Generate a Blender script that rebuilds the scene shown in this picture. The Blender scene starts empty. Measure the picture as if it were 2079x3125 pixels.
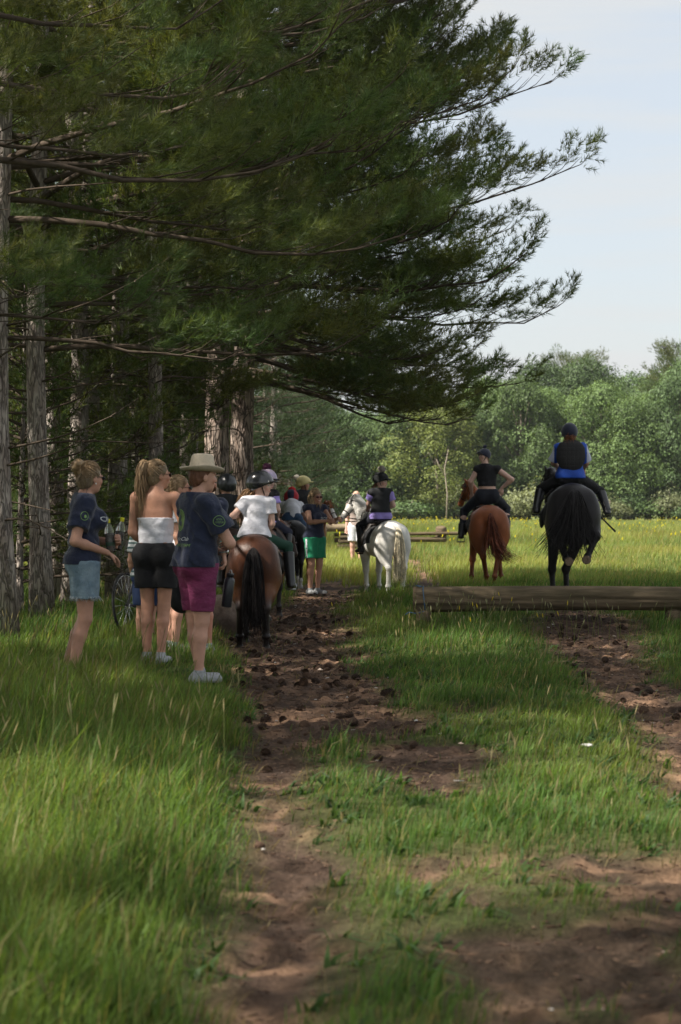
import bpy, math, random
import numpy as np
from mathutils import Vector, Matrix
from mathutils.bvhtree import BVHTree
R = math.radians
rng = np.random.default_rng(7)
random.seed(7)
scene = bpy.context.scene
col = scene.collection

# ---------------------------------------------------------------- camera, sky, sun
F = 6000.0; EYE = 1.31                       # focal length in photo pixels, eye height
cam = bpy.data.cameras.new("camera"); camo = bpy.data.objects.new("camera", cam); col.objects.link(camo)
camo.location = (0, 0, EYE); camo.rotation_euler = (R(90), 0, 0)
cam.sensor_fit = 'VERTICAL'; cam.sensor_height = 36; cam.lens = 36*F/3125
cam.clip_start = 0.1; cam.clip_end = 4000
cam.dof.use_dof = True; cam.dof.focus_distance = 20.0; cam.dof.aperture_fstop = 4.5
scene.camera = camo
SUN_AZ = -113.0; SUN_EL = 47.0                # azimuth from +Y towards +X (degrees)
world = bpy.data.worlds.new("World"); scene.world = world; world.use_nodes = True
wn = world.node_tree.nodes; wl = world.node_tree.links
bg = wn["Background"]; bg.inputs[1].default_value = 0.106
sky = wn.new("ShaderNodeTexSky"); sky.sky_type = 'NISHITA'; sky.sun_disc = False
sky.sun_elevation = R(SUN_EL); sky.sun_rotation = R(SUN_AZ)
sky.air_density = 1.0; sky.dust_density = 2.2; sky.ozone_density = 1.0
tc = wn.new("ShaderNodeTexCoord"); mp = wn.new("ShaderNodeMapping"); mp.inputs['Scale'].default_value = (1.0, 1.0, 9.0)
nz = wn.new("ShaderNodeTexNoise"); nz.inputs['Scale'].default_value = 2.6; nz.inputs['Detail'].default_value = 6; nz.inputs['Roughness'].default_value = 0.55
cr = wn.new("ShaderNodeValToRGB"); cr.color_ramp.elements[0].position = 0.40; cr.color_ramp.elements[1].position = 0.58
cr.color_ramp.elements[0].color = (0.68, 0.68, 0.68, 1); cr.color_ramp.elements[1].color = (1, 1, 1, 1)
mx = wn.new("ShaderNodeMix"); mx.data_type = 'RGBA'; mx.inputs[7].default_value = (3.42, 3.5, 3.52, 1)
wl.new(tc.outputs['Generated'], mp.inputs[0]); wl.new(mp.outputs[0], nz.inputs['Vector']); wl.new(nz.outputs['Fac'], cr.inputs[0])
wl.new(cr.outputs[0], mx.inputs[0]); wl.new(sky.outputs[0], mx.inputs[6]); wl.new(mx.outputs[2], bg.inputs[0])
sl = bpy.data.lights.new("sun", 'SUN'); sl.energy = 5.0; sl.angle = R(0.6); sl.color = (1.0, 0.93, 0.82)
so = bpy.data.objects.new("sun", sl); col.objects.link(so)
sd = Vector((math.sin(R(SUN_AZ))*math.cos(R(SUN_EL)), math.cos(R(SUN_AZ))*math.cos(R(SUN_EL)), math.sin(R(SUN_EL))))
so.rotation_euler = sd.to_track_quat('Z', 'Y').to_euler()
scene.view_settings.view_transform = 'Standard'; scene.view_settings.look = 'None'
scene.view_settings.exposure = 1.1; scene.view_settings.gamma = 1.0
scene.cycles.max_bounces = 6; scene.cycles.transparent_max_bounces = 8; scene.cycles.use_denoising = True
scene.cycles.diffuse_bounces = 3; scene.cycles.glossy_bounces = 2; scene.cycles.transmission_bounces = 4

def gx(px, Y): return (px-1039.5)/F*Y
def gz(py, Y): return EYE-(py-1562.5)/F*Y
def gY(py): return F*EYE/(py-1562.5)

# ---------------------------------------------------------------- materials
MATS = {}
def lin(c): return tuple(((v/255)/12.92 if v/255 <= .04045 else ((v/255+.055)/1.055)**2.4) for v in c)
def mat(name, base, rough=0.7, nscale=0, namt=0.25, bump=0, bscale=None, spec=0.3, trans=None, attr=False,
        stretch=(1, 1, 1), col2=None, metal=0, island=0, objrand=0, sheen=0, coat=0, crack=0, crackd=.5):
    if name in MATS: return MATS[name]
    m = bpy.data.materials.new(name); m.use_nodes = True; MATS[name] = m
    n = m.node_tree.nodes; l = m.node_tree.links; p = n["Principled BSDF"]
    p.inputs['Roughness'].default_value = rough; p.inputs['Specular IOR Level'].default_value = spec
    p.inputs['Metallic'].default_value = metal; p.inputs['Sheen Weight'].default_value = sheen
    p.inputs['Coat Weight'].default_value = coat; p.inputs['Coat Roughness'].default_value = 0.15
    cur = None
    if attr:
        a = n.new("ShaderNodeAttribute"); a.attribute_name = "tint"; cur = a.outputs['Color']
    else:
        rgb = n.new("ShaderNodeRGB"); rgb.outputs[0].default_value = (*base, 1); cur = rgb.outputs[0]
    tcn = n.new("ShaderNodeTexCoord"); mpn = n.new("ShaderNodeMapping"); mpn.inputs['Scale'].default_value = stretch
    l.new(tcn.outputs['Object'], mpn.inputs[0])
    def noise(sc, det=5):
        t = n.new("ShaderNodeTexNoise"); t.inputs['Scale'].default_value = sc; t.inputs['Detail'].default_value = det
        t.inputs['Roughness'].default_value = .62
        l.new(mpn.outputs[0], t.inputs['Vector']); return t.outputs['Fac']
    def mixmul(c, f, lo, hi):
        mr = n.new("ShaderNodeMapRange"); mr.inputs[1].default_value = .25; mr.inputs[2].default_value = .75
        mr.inputs[3].default_value = lo; mr.inputs[4].default_value = hi; l.new(f, mr.inputs[0])
        v = n.new("ShaderNodeVectorMath"); v.operation = 'SCALE'; l.new(c, v.inputs[0]); l.new(mr.outputs[0], v.inputs['Scale'])
        return v.outputs[0]
    if nscale and col2 is not None:
        mxn = n.new("ShaderNodeMix"); mxn.data_type = 'RGBA'; mxn.inputs[7].default_value = (*col2, 1)
        mr = n.new("ShaderNodeMapRange"); mr.inputs[1].default_value = .38; mr.inputs[2].default_value = .62
        l.new(noise(nscale), mr.inputs[0]); l.new(mr.outputs[0], mxn.inputs[0]); l.new(cur, mxn.inputs[6]); cur = mxn.outputs[2]
    if nscale: cur = mixmul(cur, noise(nscale*2.3), 1-namt, 1+namt)
    if island:
        g = n.new("ShaderNodeNewGeometry"); cur = mixmul(cur, g.outputs['Random Per Island'], 1-island*1.5, 1+island*1.5)
    if objrand:
        o = n.new("ShaderNodeObjectInfo"); cur = mixmul(cur, o.outputs['Random'], 1-objrand*1.5, 1+objrand*1.5)
    vh = None
    if crack:
        vo = n.new("ShaderNodeTexVoronoi"); vo.feature = 'DISTANCE_TO_EDGE'; vo.inputs['Scale'].default_value = crack
        wob = n.new("ShaderNodeMix"); wob.data_type = 'VECTOR'; wob.inputs[0].default_value = .12
        wn_ = n.new("ShaderNodeTexNoise"); wn_.inputs['Scale'].default_value = crack*.9; l.new(mpn.outputs[0], wn_.inputs['Vector'])
        l.new(mpn.outputs[0], wob.inputs[4]); l.new(wn_.outputs['Color'], wob.inputs[5]); l.new(wob.outputs[1], vo.inputs['Vector'])
        mr = n.new("ShaderNodeMapRange"); mr.inputs[1].default_value = 0; mr.inputs[2].default_value = .16; mr.inputs[3].default_value = crackd; mr.inputs[4].default_value = 1.0
        l.new(vo.outputs['Distance'], mr.inputs[0]); v = n.new("ShaderNodeVectorMath"); v.operation = 'SCALE'; l.new(cur, v.inputs[0]); l.new(mr.outputs[0], v.inputs['Scale']); cur = v.outputs[0]; vh = mr.outputs[0]
    l.new(cur, p.inputs['Base Color'])
    if bump:
        b = n.new("ShaderNodeBump"); b.inputs['Strength'].default_value = min(1, bump*1.0); b.inputs['Distance'].default_value = 0.02
        l.new(noise(bscale or nscale*3 or 60, 6), b.inputs['Height'])
        if vh is not None:
            b2 = n.new("ShaderNodeBump"); b2.inputs['Strength'].default_value = 1; b2.inputs['Distance'].default_value = .035; l.new(vh, b2.inputs['Height']); l.new(b.outputs[0], b2.inputs['Normal']); b = b2
        l.new(b.outputs[0], p.inputs['Normal'])
    if trans:
        t = n.new("ShaderNodeBsdfTranslucent"); v = n.new("ShaderNodeVectorMath"); v.operation = 'MULTIPLY'
        v.inputs[1].default_value = trans[1]; l.new(cur, v.inputs[0]); l.new(v.outputs[0], t.inputs['Color'])
        ms = n.new("ShaderNodeMixShader"); ms.inputs[0].default_value = trans[0]
        l.new(p.outputs[0], ms.inputs[1]); l.new(t.outputs[0], ms.inputs[2])
        l.new(ms.outputs[0], n["Material Output"].inputs['Surface'])
    return m

# ---------------------------------------------------------------- objects
def tag(o, label=None, cat=None, group=None, kind=None):
    if label: o['label'] = label
    if cat: o['category'] = cat
    if group: o['group'] = group
    if kind: o['kind'] = kind
    return o
def empty(name, loc=(0, 0, 0), rz=0, label=None, cat=None, group=None):
    o = bpy.data.objects.new(name, None); o.location = loc; o.rotation_euler = (0, 0, rz); o.empty_display_size = .2
    col.objects.link(o); return tag(o, label, cat, group)
def meshobj(name, V, T, m, parent=None, quads=None, smooth=True, tint=None, loc=None, rz=0):
    """V (n,3); T (t,3) triangles and/or quads (q,4)."""
    me = bpy.data.meshes.new(name)
    V = np.asarray(V, dtype=np.float32); nt = 0 if T is None else len(T); nq = 0 if quads is None else len(quads)
    me.vertices.add(len(V)); me.vertices.foreach_set("co", V.ravel())
    li = []
    if nt: li.append(np.asarray(T, dtype=np.int32).ravel())
    if nq: li.append(np.asarray(quads, dtype=np.int32).ravel())
    li = np.concatenate(li); me.loops.add(len(li)); me.loops.foreach_set("vertex_index", li)
    me.polygons.add(nt+nq)
    st = np.concatenate([np.arange(nt)*3, nt*3+np.arange(nq)*4]).astype(np.int32)
    me.polygons.foreach_set("loop_start", st)
    me.polygons.foreach_set("use_smooth", np.full(nt+nq, smooth))
    me.update(calc_edges=True); me.validate()
    if tint is not None:
        a = me.color_attributes.new("tint", 'FLOAT_COLOR', 'POINT')
        c = np.ones((len(V), 4), dtype=np.float32); c[:, :3] = tint; a.data.foreach_set("color", c.ravel())
    if m is not None: me.materials.append(m)
    o = bpy.data.objects.new(name, me); col.objects.link(o)
    if parent is not None: o.parent = parent
    if loc is not None: o.location = loc
    if rz: o.rotation_euler = (0, 0, rz)
    return o
def copyobj(o, parent=None):
    c = o.copy(); col.objects.link(c); c.parent = parent
    for ch in list(o.children): copyobj(ch, c)
    return c

# tubes: paths (S,n,3), radii (S,n)
def tubes(paths, radii, sides=5, cap=True):
    P = np.asarray(paths, float); Rr = np.asarray(radii, float)
    if P.ndim == 2: P = P[None]; Rr = Rr[None]
    S, n, _ = P.shape
    t = np.gradient(P, axis=1); t /= np.linalg.norm(t, axis=2, keepdims=True)+1e-9
    ref = np.where(np.abs(t[:, :1, 2:3]) > .8, np.array([[[1., 0, 0]]]), np.array([[[0., 0, 1]]]))
    u = np.cross(t, ref); u /= np.linalg.norm(u, axis=2, keepdims=True)+1e-9
    v = np.cross(t, u)
    a = np.arange(sides)/sides*2*np.pi
    V = P[:, :, None]+Rr[:, :, None, None]*(np.cos(a)[None, None, :, None]*u[:, :, None]+np.sin(a)[None, None, :, None]*v[:, :, None])
    idx = np.arange(S*n*sides).reshape(S, n, sides); j = np.roll(idx, -1, axis=2)
    q = np.stack([idx[:, :-1], j[:, :-1], j[:, 1:], idx[:, 1:]], axis=-1).reshape(-1, 4)
    V = V.reshape(-1, 3); T = None
    if cap:
        Tl = []
        for k in range(1, sides-1):
            Tl.append(np.stack([idx[:, 0, 0], idx[:, 0, k+1], idx[:, 0, k]], -1)); Tl.append(np.stack([idx[:, -1, 0], idx[:, -1, k], idx[:, -1, k+1]], -1))
        T = np.concatenate(Tl)
    return V, T, q
class MB:
    def __init__(s): s.V = []; s.T = []; s.Q = []; s.C = []; s.n = 0
    def add(s, V, T=None, Q=None, c=None):
        s.V.append(V)
        if T is not None and len(T): s.T.append(np.asarray(T)+s.n)
        if Q is not None and len(Q): s.Q.append(np.asarray(Q)+s.n)
        if c is not None: s.C.append(np.broadcast_to(np.asarray(c, float), (len(V), 3)))
        s.n += len(V); return s
    def tube(s, pts, rad, sides=8, c=None):
        pts = np.asarray(pts, float); rad = np.broadcast_to(np.asarray(rad, float), (len(pts),))
        V, T, Q = tubes(pts, rad, sides); return s.add(V, T, Q, c)
    def lathe(s, prof, n=24, M=None, c=None):
        prof = np.asarray(prof, float); a = np.arange(n)/n*2*np.pi
        V = np.stack([prof[:, 0:1]*np.cos(a), prof[:, 0:1]*np.sin(a), np.repeat(prof[:, 1:2], n, 1)], -1).reshape(-1, 3)
        idx = np.arange(len(prof)*n).reshape(len(prof), n); j = np.roll(idx, -1, 1)
        Q = np.stack([idx[:-1], j[:-1], j[1:], idx[1:]], -1).reshape(-1, 4)
        if M is not None: V = xf(M, V)
        return s.add(V, None, Q, c)
    def box(s, c0, h, rz=0, c=None):
        V = np.array([[x, y, z] for x in (-1, 1) for y in (-1, 1) for z in (-1, 1)], float)*h
        ca, sa = math.cos(rz), math.sin(rz); V = np.stack([V[:, 0]*ca-V[:, 1]*sa, V[:, 0]*sa+V[:, 1]*ca, V[:, 2]], -1)+c0
        Q = [[0, 1, 3, 2], [4, 6, 7, 5], [0, 4, 5, 1], [2, 3, 7, 6], [0, 2, 6, 4], [1, 5, 7, 3]]
        return s.add(V, None, Q, c)
    def build(s, name, m, parent=None, smooth=True, **k):
        return meshobj(name, np.concatenate(s.V), np.concatenate(s.T) if s.T else None, m, parent,
                       quads=np.concatenate(s.Q) if s.Q else None, smooth=smooth, tint=np.concatenate(s.C) if s.C else None, **k)
def xf(M, V):
    M = np.array(M); return V@M[:3, :3].T+M[:3, 3]

# smooth value noise on world coordinates (2-D)
_perm = rng.random((257, 257))
def vnoise(x, y, sc=1.0, o=0.0):
    x = np.asarray(x, float)*sc+o+1000; y = np.asarray(y, float)*sc+o*1.7+1000
    xi = np.floor(x).astype(int); yi = np.floor(y).astype(int); fx = x-xi; fy = y-yi
    fx = fx*fx*(3-2*fx); fy = fy*fy*(3-2*fy); a = xi % 256; b = yi % 256
    return (_perm[a, b]*(1-fx)*(1-fy)+_perm[a+1, b]*fx*(1-fy)+_perm[a, b+1]*(1-fx)*fy+_perm[a+1, b+1]*fx*fy)
def fbm(x, y, sc=1.0, octv=4, o=0.0):
    r = 0; a = .5; t = 0
    for i in range(octv): r = r+a*vnoise(x, y, sc*2**i, o+i*13.7); t += a; a *= .5
    return r/t

# ---------------------------------------------------------------- signed-distance bodies (one continuous skin)
class Body:
    def __init__(s): s.p = []
    def cone(s, a, b, ra, rb, k=.03, sq=None, tagn=''):
        s.p.append(('c', np.array(a, float), np.array(b, float), ra, rb, k, sq, tagn)); return s
    def ell(s, c, r, k=.03, M=None, tagn=''):
        s.p.append(('e', np.array(c, float), np.array(r, float), None if M is None else np.array(M)[:3, :3], 0, k, None, tagn)); return s
    def cyl(s, a, b, ra, rb, k=.01, tagn=''):
        s.p.append(('y', np.array(a, float), np.array(b, float), ra, rb, k, None, tagn)); return s
    def sel(s, tags, keep=True):
        o = Body(); o.p = [q for q in s.p if (q[7] in tags) == keep]; return o
    def transform(s, M, sc=1.0):
        Ma = np.array(M); o = Body()
        for q in s.p:
            q = list(q)
            if q[0] in 'cy':
                q[1] = Ma[:3, :3]@(q[1]*sc)+Ma[:3, 3]; q[2] = Ma[:3, :3]@(q[2]*sc)+Ma[:3, 3]; q[3] *= sc; q[4] *= sc
                if q[6]: q[6] = (Ma[:3, :3]@np.array(q[6][0]), q[6][1])
            else:
                q[1] = Ma[:3, :3]@(q[1]*sc)+Ma[:3, 3]; q[2] = q[2]*sc; q[3] = Ma[:3, :3] if q[3] is None else Ma[:3, :3]@q[3]
            q[5] *= sc; o.p.append(tuple(q))
        return o
    def bbox(s, q, pad):
        if q[0] in 'cy':
            r = max(q[3], q[4])*1.0+pad
            return np.minimum(q[1], q[2])-r, np.maximum(q[1], q[2])+r
        r = q[2] if q[3] is None else np.abs(q[3])@q[2]
        return q[1]-r-pad, q[1]+r+pad
    def build(s, name, m, parent=None, vox=.008, infl=0., cuts=(), colfn=None, wr=0., wsc=30., wdir=(1, 1, 1), seed=0, fn=None):
        lo = np.min([s.bbox(q, infl)[0] for q in s.p], 0)-vox*3; hi = np.max([s.bbox(q, infl)[1] for q in s.p], 0)+vox*3
        n = np.ceil((hi-lo)/vox).astype(int)+1
        D = np.full(n, .2, dtype=np.float32)
        ax = [lo[i]+np.arange(n[i])*vox for i in range(3)]
        for q in s.p:
            k = q[5]+1e-4; b0, b1 = s.bbox(q, infl+k+vox*3)
            i0 = np.clip(np.floor((b0-lo)/vox).astype(int), 0, n-1); i1 = np.clip(np.ceil((b1-lo)/vox).astype(int)+1, 1, n)
            sl_ = tuple(slice(i0[i], i1[i]) for i in range(3))
            X = np.stack(np.meshgrid(*[ax[i][sl_[i]] for i in range(3)], indexing='ij'), -1).astype(np.float32)
            if q[0] == 'c':
                a, b = q[1], q[2]; d = X-a; ab = b-a; f = 1.
                if q[6]:
                    sv = np.array(q[6][0]); f = q[6][1]; sv = sv/np.linalg.norm(sv)
                    d = d+((d@sv)*(1/f-1))[..., None]*sv; ab = ab+(ab@sv)*(1/f-1)*sv; f = (1+f)/2
                t = np.clip(d@ab/(ab@ab+1e-12), 0, 1)
                dd = (np.linalg.norm(d-t[..., None]*ab, axis=-1)-(q[3]+t*(q[4]-q[3])))*f
            elif q[0] == 'y':
                a, b = q[1], q[2]; d = X-a; ab = b-a; L = np.linalg.norm(ab); ab = ab/L; t = d@ab
                rr = np.linalg.norm(d-t[..., None]*ab, axis=-1)-(q[3]+np.clip(t/L, 0, 1)*(q[4]-q[3]))
                dd = np.maximum(rr, np.abs(t-L/2)-L/2)
            else:
                d = X-q[1]
                if q[3] is not None: d = d@q[3]
                k0 = np.linalg.norm(d/q[2], axis=-1); k1 = np.linalg.norm(d/(q[2]**2), axis=-1)+1e-6
                dd = k0*(k0-1)/k1
            dd = dd-infl
            c = D[sl_]; h = np.maximum(k-np.abs(c-dd), 0)/k
            D[sl_] = np.minimum(c, dd)-h*h*k*.25
        if wr or cuts or fn:
            X = np.stack(np.meshgrid(*ax, indexing='ij'), -1).astype(np.float32)
            if wr:
                rs = np.random.default_rng(seed+3); w = 0
                for i in range(6):
                    dv = rs.normal(size=3)*np.array(wdir); dv = dv/np.linalg.norm(dv)*wsc*(.6+.35*i)
                    w = w+np.sin(X@dv+rs.random()*6+1.5*np.sin(X@(rs.normal(size=3)*wsc*.4)))/(1+.35*i)
                D -= (wr*w/2.2).astype(np.float32)
            for (pt, nr) in cuts:
                nr = np.array(nr, float); nr /= np.linalg.norm(nr)
                D = np.maximum(D, ((X-np.array(pt))@nr).astype(np.float32))
            if fn: D = fn(X, D)
        V, Q = surfnet(D, lo, vox)
        tint = colfn(V) if colfn else None
        return meshobj(name, V, None, m, parent, quads=Q, tint=tint)
def surfnet(D, lo, vox):
    nx, ny, nz_ = D.shape; ins = D < 0
    cnt = np.zeros((nx-1, ny-1, nz_-1), np.int8)
    for a in (0, 1):
        for b in (0, 1):
            for c in (0, 1): cnt += ins[a:nx-1+a, b:ny-1+b, c:nz_-1+c]
    act = (cnt > 0) & (cnt < 8); ii = np.argwhere(act)
    cid = np.full(act.shape, -1, np.int64); cid[act] = np.arange(len(ii))
    corner = np.array([[a, b, c] for a in (0, 1) for b in (0, 1) for c in (0, 1)])
    vals = np.stack([D[ii[:, 0]+c[0], ii[:, 1]+c[1], ii[:, 2]+c[2]] for c in corner], 1)
    acc = np.zeros((len(ii), 3)); num = np.zeros(len(ii))
    for e0 in range(8):
        for e1 in range(e0+1, 8):
            if np.abs(corner[e0]-corner[e1]).sum() != 1: continue
            va, vb = vals[:, e0], vals[:, e1]; x = (va < 0) != (vb < 0)
            t = np.where(x, va/(va-vb+1e-12), 0)
            acc += np.where(x[:, None], corner[e0]+t[:, None]*(corner[e1]-corner[e0]), 0); num += x
    V = (ii+acc/np.maximum(num, 1)[:, None])*vox+lo
    Q = []
    for axi in range(3):
        s0 = [slice(None)]*3; s1 = [slice(None)]*3; s0[axi] = slice(0, -1); s1[axi] = slice(1, None)
        A = ins[tuple(s0)]; B = ins[tuple(s1)]; E = np.argwhere(A != B)
        o1, o2 = [(1, 2), (2, 0), (0, 1)][axi]
        ok = (E[:, o1] > 0) & (E[:, o2] > 0) & (E[:, o1] < D.shape[o1]-1) & (E[:, o2] < D.shape[o2]-1); E = E[ok]
        if not len(E): continue
        def g(d1, d2):
            e = E.copy(); e[:, o1] -= d1; e[:, o2] -= d2; return cid[e[:, 0], e[:, 1], e[:, 2]]
        q = np.stack([g(1, 1), g(0, 1), g(0, 0), g(1, 0)], 1)
        fl = ~A[E[:, 0], E[:, 1], E[:, 2]]; q[fl] = q[fl][:, ::-1]; Q.append(q)
    Q = np.concatenate(Q); Q = Q[(Q >= 0).all(1)]
    return V, Q
# ---------------------------------------------------------------- people
SKIN = (.50, .27, .19)
J0 = dict(pelvis=(0, 0, .93), waist=(0, -.005, 1.07), chest=(0, 0, 1.26), neck=(0, -.015, 1.43), head=(0, .025, 1.575),
          shL=(-.165, -.01, 1.385), shR=(.165, -.01, 1.385), elL=(-.215, -.04, 1.10), elR=(.215, -.04, 1.10),
          wrL=(-.225, .03, .86), wrR=(.225, .03, .86), hipL=(-.085, 0, .90), hipR=(.085, 0, .90),
          knL=(-.09, .01, .48), knR=(.09, .01, .48), anL=(-.085, -.03, .085), anR=(.085, -.03, .085))
SEAT = dict(pelvis=(0, 0, .08), waist=(0, .0, .21), chest=(0, .01, .40), neck=(0, 0, .565), head=(0, .03, .71),
            shL=(-.165, 0, .50), shR=(.165, 0, .50), elL=(-.215, .02, .25), elR=(.215, .02, .25),
            wrL=(-.10, .22, .20), wrR=(.10, .22, .20), hipL=(-.10, .02, .05), hipR=(.10, .02, .05),
            knL=(-.30, .30, -.13), knR=(.30, .30, -.13), anL=(-.33, .10, -.50), anR=(.33, .10, -.50))
def V3(a): return np.array(a, float)
def unit(a): a = V3(a); return a/(np.linalg.norm(a)+1e-9)
def hand(B, w, d, n, curl=.5, s=1., side=1, tg='hand'):
    d = unit(d); n = unit(V3(n)-d*np.dot(n, d)); a = np.cross(d, n)*side
    M = np.eye(4); M[:3, 0] = a; M[:3, 1] = d; M[:3, 2] = np.cross(a, d)
    B.ell(w+d*.048*s, (.040*s, .052*s, .017*s), .015*s, M, tg)
    for i, (o, L) in enumerate(((-.030, .85), (-.010, 1.0), (.011, .95), (.030, .75))):
        p0 = w+d*.088*s+a*o*s; c1 = curl*(.8+.1*i); c2 = curl*1.9
        p1 = p0+(d*math.cos(c1)+n*math.sin(c1))*.042*L*s; p2 = p1+(d*math.cos(c2)+n*math.sin(c2))*.040*L*s
        B.cone(p0, p1, .0092*s, .0085*s, .004*s, tagn=tg); B.cone(p1, p2, .0085*s, .0070*s, .004*s, tagn=tg)
    t0 = w+d*.022*s-a*.034*s; t1 = t0+(-a*.55+d*.8+n*.35)*.038*s; t2 = t1+(-a*.1+d*.8+n*.6)*.032*s
    B.cone(t0, t1, .012*s, .0100*s, .010*s, tagn=tg); B.cone(t1, t2, .0100*s, .0082*s, .004*s, tagn=tg)
def headmat(J, yaw, pitch, roll=0):
    M = Matrix.Translation(Vector(J['head'])) @ Matrix.Rotation(yaw, 4, 'Z') @ Matrix.Rotation(pitch, 4, 'X') @ Matrix.Rotation(roll, 4, 'Y')
    return np.array(M)
def head_prims():
    B = Body()
    B.ell((0, -.012, .022), (.075, .095, .092), .02, tagn='head').ell((0, .030, -.028), (.060, .062, .082), .03, tagn='head')
    B.ell((0, .052, -.086), (.030, .030, .024), .03, tagn='head').cone((0, .089, .006), (0, .104, -.026), .006, .0115, .014, tagn='head')
    B.ell((0, .093, -.057), (.023, .010, .010), .012, tagn='head')
    for x in (-1, 1):
        B.ell((x*.078, -.006, -.012), (.010, .021, .031), .006, tagn='head'); B.ell((x*.037, .067, -.022), (.022, .018, .022), .02, tagn='head')
        B.ell((x*.030, .083, .021), (.024, .010, .008), .012, tagn='head')
    return B
class Person:
    def __init__(s, label, loc, rz, H=1.70, J=None, base=None, fat=1., hs=None, yaw=0., pitch=0., roll=0., vox=.0075, skin=SKIN, group=None,
                 handL=((0, .3, -1), (.3, 1, 0), .5), handR=((0, .3, -1), (-.3, 1, 0), .5), bust=0., butt=1., eyes=(.03, .025, .02), name='person', cat='person'):
        s.s = sc = H/1.70; j = dict(J0 if base is None else base); j.update(J or {})
        s.J = j = {k: V3(v)*sc for k, v in j.items()}
        s.hs = hs or sc; s.vox = vox; s.fat = fat; s.seed = int(abs(loc[0]*977+loc[1]*331)) % 1000
        s.root = empty(name, loc, rz, label, cat, group)
        B = s.B = Body(); f = fat; Yd = (0, 1, 0)
        up = unit(j['chest']-j['pelvis'])
        B.cone(j['pelvis'], j['waist'], .150*sc*f, .122*sc*f, .05*sc, (Yd, .72), 'torso').cone(j['waist'], j['chest'], .122*sc*f, .140*sc*(f*.5+.5), .05*sc, (Yd, .70), 'torso')
        B.cone(j['neck']-up*.070*sc, j['shR'], .062*sc, .050*sc, .05*sc, None, 'torso').cone(j['neck']-up*.070*sc, j['shL'], .062*sc, .050*sc, .05*sc, None, 'torso').cone(j['chest'], j['neck']-up*.06*sc, .135*sc*(f*.5+.5), .085*sc, .05*sc, (Yd, .66), 'torso')
        if bust:
            for x in (-.065, .065): B.ell(j['chest']+V3((x, .085+.02*bust, -.03))*sc, V3((.062, .055, .062))*sc*bust, .04*sc, None, 'torso')
        for h in ('hipL', 'hipR'): B.ell(j[h]+V3((0, -.045, .01))*sc, V3((.092, .095, .105))*sc*(f*.5+.5)*butt, .05*sc, None, 'hip')
        B.cone(j['neck']-up*.06*sc, j['head']-unit(j['head']-j['neck'])*.03*sc, .058*sc, .050*sc*(s.hs/sc*.4+.6), .035*sc, None, 'neck')
        for S in 'LR':
            sh, el, wr = j['sh'+S], j['el'+S], j['wr'+S]
            B.cone(sh, el, .051*sc*(f*.6+.4), .040*sc*(f*.4+.6), .02*sc, None, 'ua'+S)
            mid = el+(wr-el)*.3
            B.cone(el, mid, .038*sc*(f*.4+.6), .037*sc*(f*.4+.6), .02*sc, None, 'fa'+S).cone(mid, wr, .037*sc*(f*.4+.6), .024*sc, .02*sc, None, 'fa'+S)
            hd = handL if S == 'L' else handR
            hand(B, wr, hd[0], hd[1], hd[2], sc*1.0, -1 if S == 'L' else 1)
            hp, kn, an = j['hip'+S], j['kn'+S], j['an'+S]
            B.cone(hp, kn, .088*sc*(f*.7+.3), .054*sc*(f*.4+.6), .04*sc, None, 'th'+S)
            cm = kn+(an-kn)*.32; back = V3((0, -1, 0)) if base is None else V3((0, -1, -.2))
            B.cone(kn, cm+back*.010*sc, .052*sc, .052*sc*(f*.4+.6), .02*sc, None, 'ca'+S).cone(cm+back*.010*sc, an, .052*sc*(f*.4+.6), .033*sc, .02*sc, None, 'ca'+S)
            toe = an+V3((.02 if S == 'R' else -.02, .15, -.055))*sc; heel = an+V3((0, -.035, -.05))*sc
            s.J['toe'+S] = toe; s.J['heel'+S] = heel
            B.cone(an, heel, .034*sc, .032*sc, .02*sc, None, 'ft'+S).cone(heel, toe, .033*sc, .028*sc, .02*sc, None, 'ft'+S)
        s.HM = headmat(j, yaw, pitch, roll); hp = head_prims().transform(s.HM, s.hs); B.p += hp.p
        inv = np.linalg.inv(s.HM); hs_ = s.hs; sk = np.array(skin)
        def colf(V):
            q = xf(inv, V)/hs_; c = np.tile(sk, (len(V), 1))
            nzv = (fbm(V[:, 0]+V[:, 1], V[:, 2], 14, 3, s.seed)-.5)*.22; c *= (1+nzv)[:, None]
            near = (np.linalg.norm(q, axis=1) < .16) & (q[:, 1] > .04)
            for x in (-1, 1):
                d = np.linalg.norm((q-np.array([x*.030, .088, .006]))*np.array([1, .5, 1.9]), axis=1); e = near & (d < .017); c[e] = (.42, .38, .36)
                e = near & (d < .0085); c[e] = eyes
                d = np.linalg.norm((q-np.array([x*.032, .09, .029]))*np.array([.55, .3, 2.6]), axis=1); e = near & (d < .013); c[e] = c[e]*.45
                d = np.linalg.norm(q-np.array([x*.042, .075, -.03]), axis=1); w = np.clip(1-d/.035, 0, 1)*near; c[:, 1] *= 1-w*.22; c[:, 2] *= 1-w*.2
            d = np.linalg.norm((q-np.array([0, .10, -.057]))*np.array([.6, .4, 1.6]), axis=1); e = near & (d < .0145); c[e] = sk*np.array([.85, .52, .55])
            return c
        s.body = B.build('body', mat('skin', SKIN, .55, attr=True, nscale=9, namt=.10, spec=.35, bump=.15, bscale=60), s.root, vox, colfn=colf)
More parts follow.
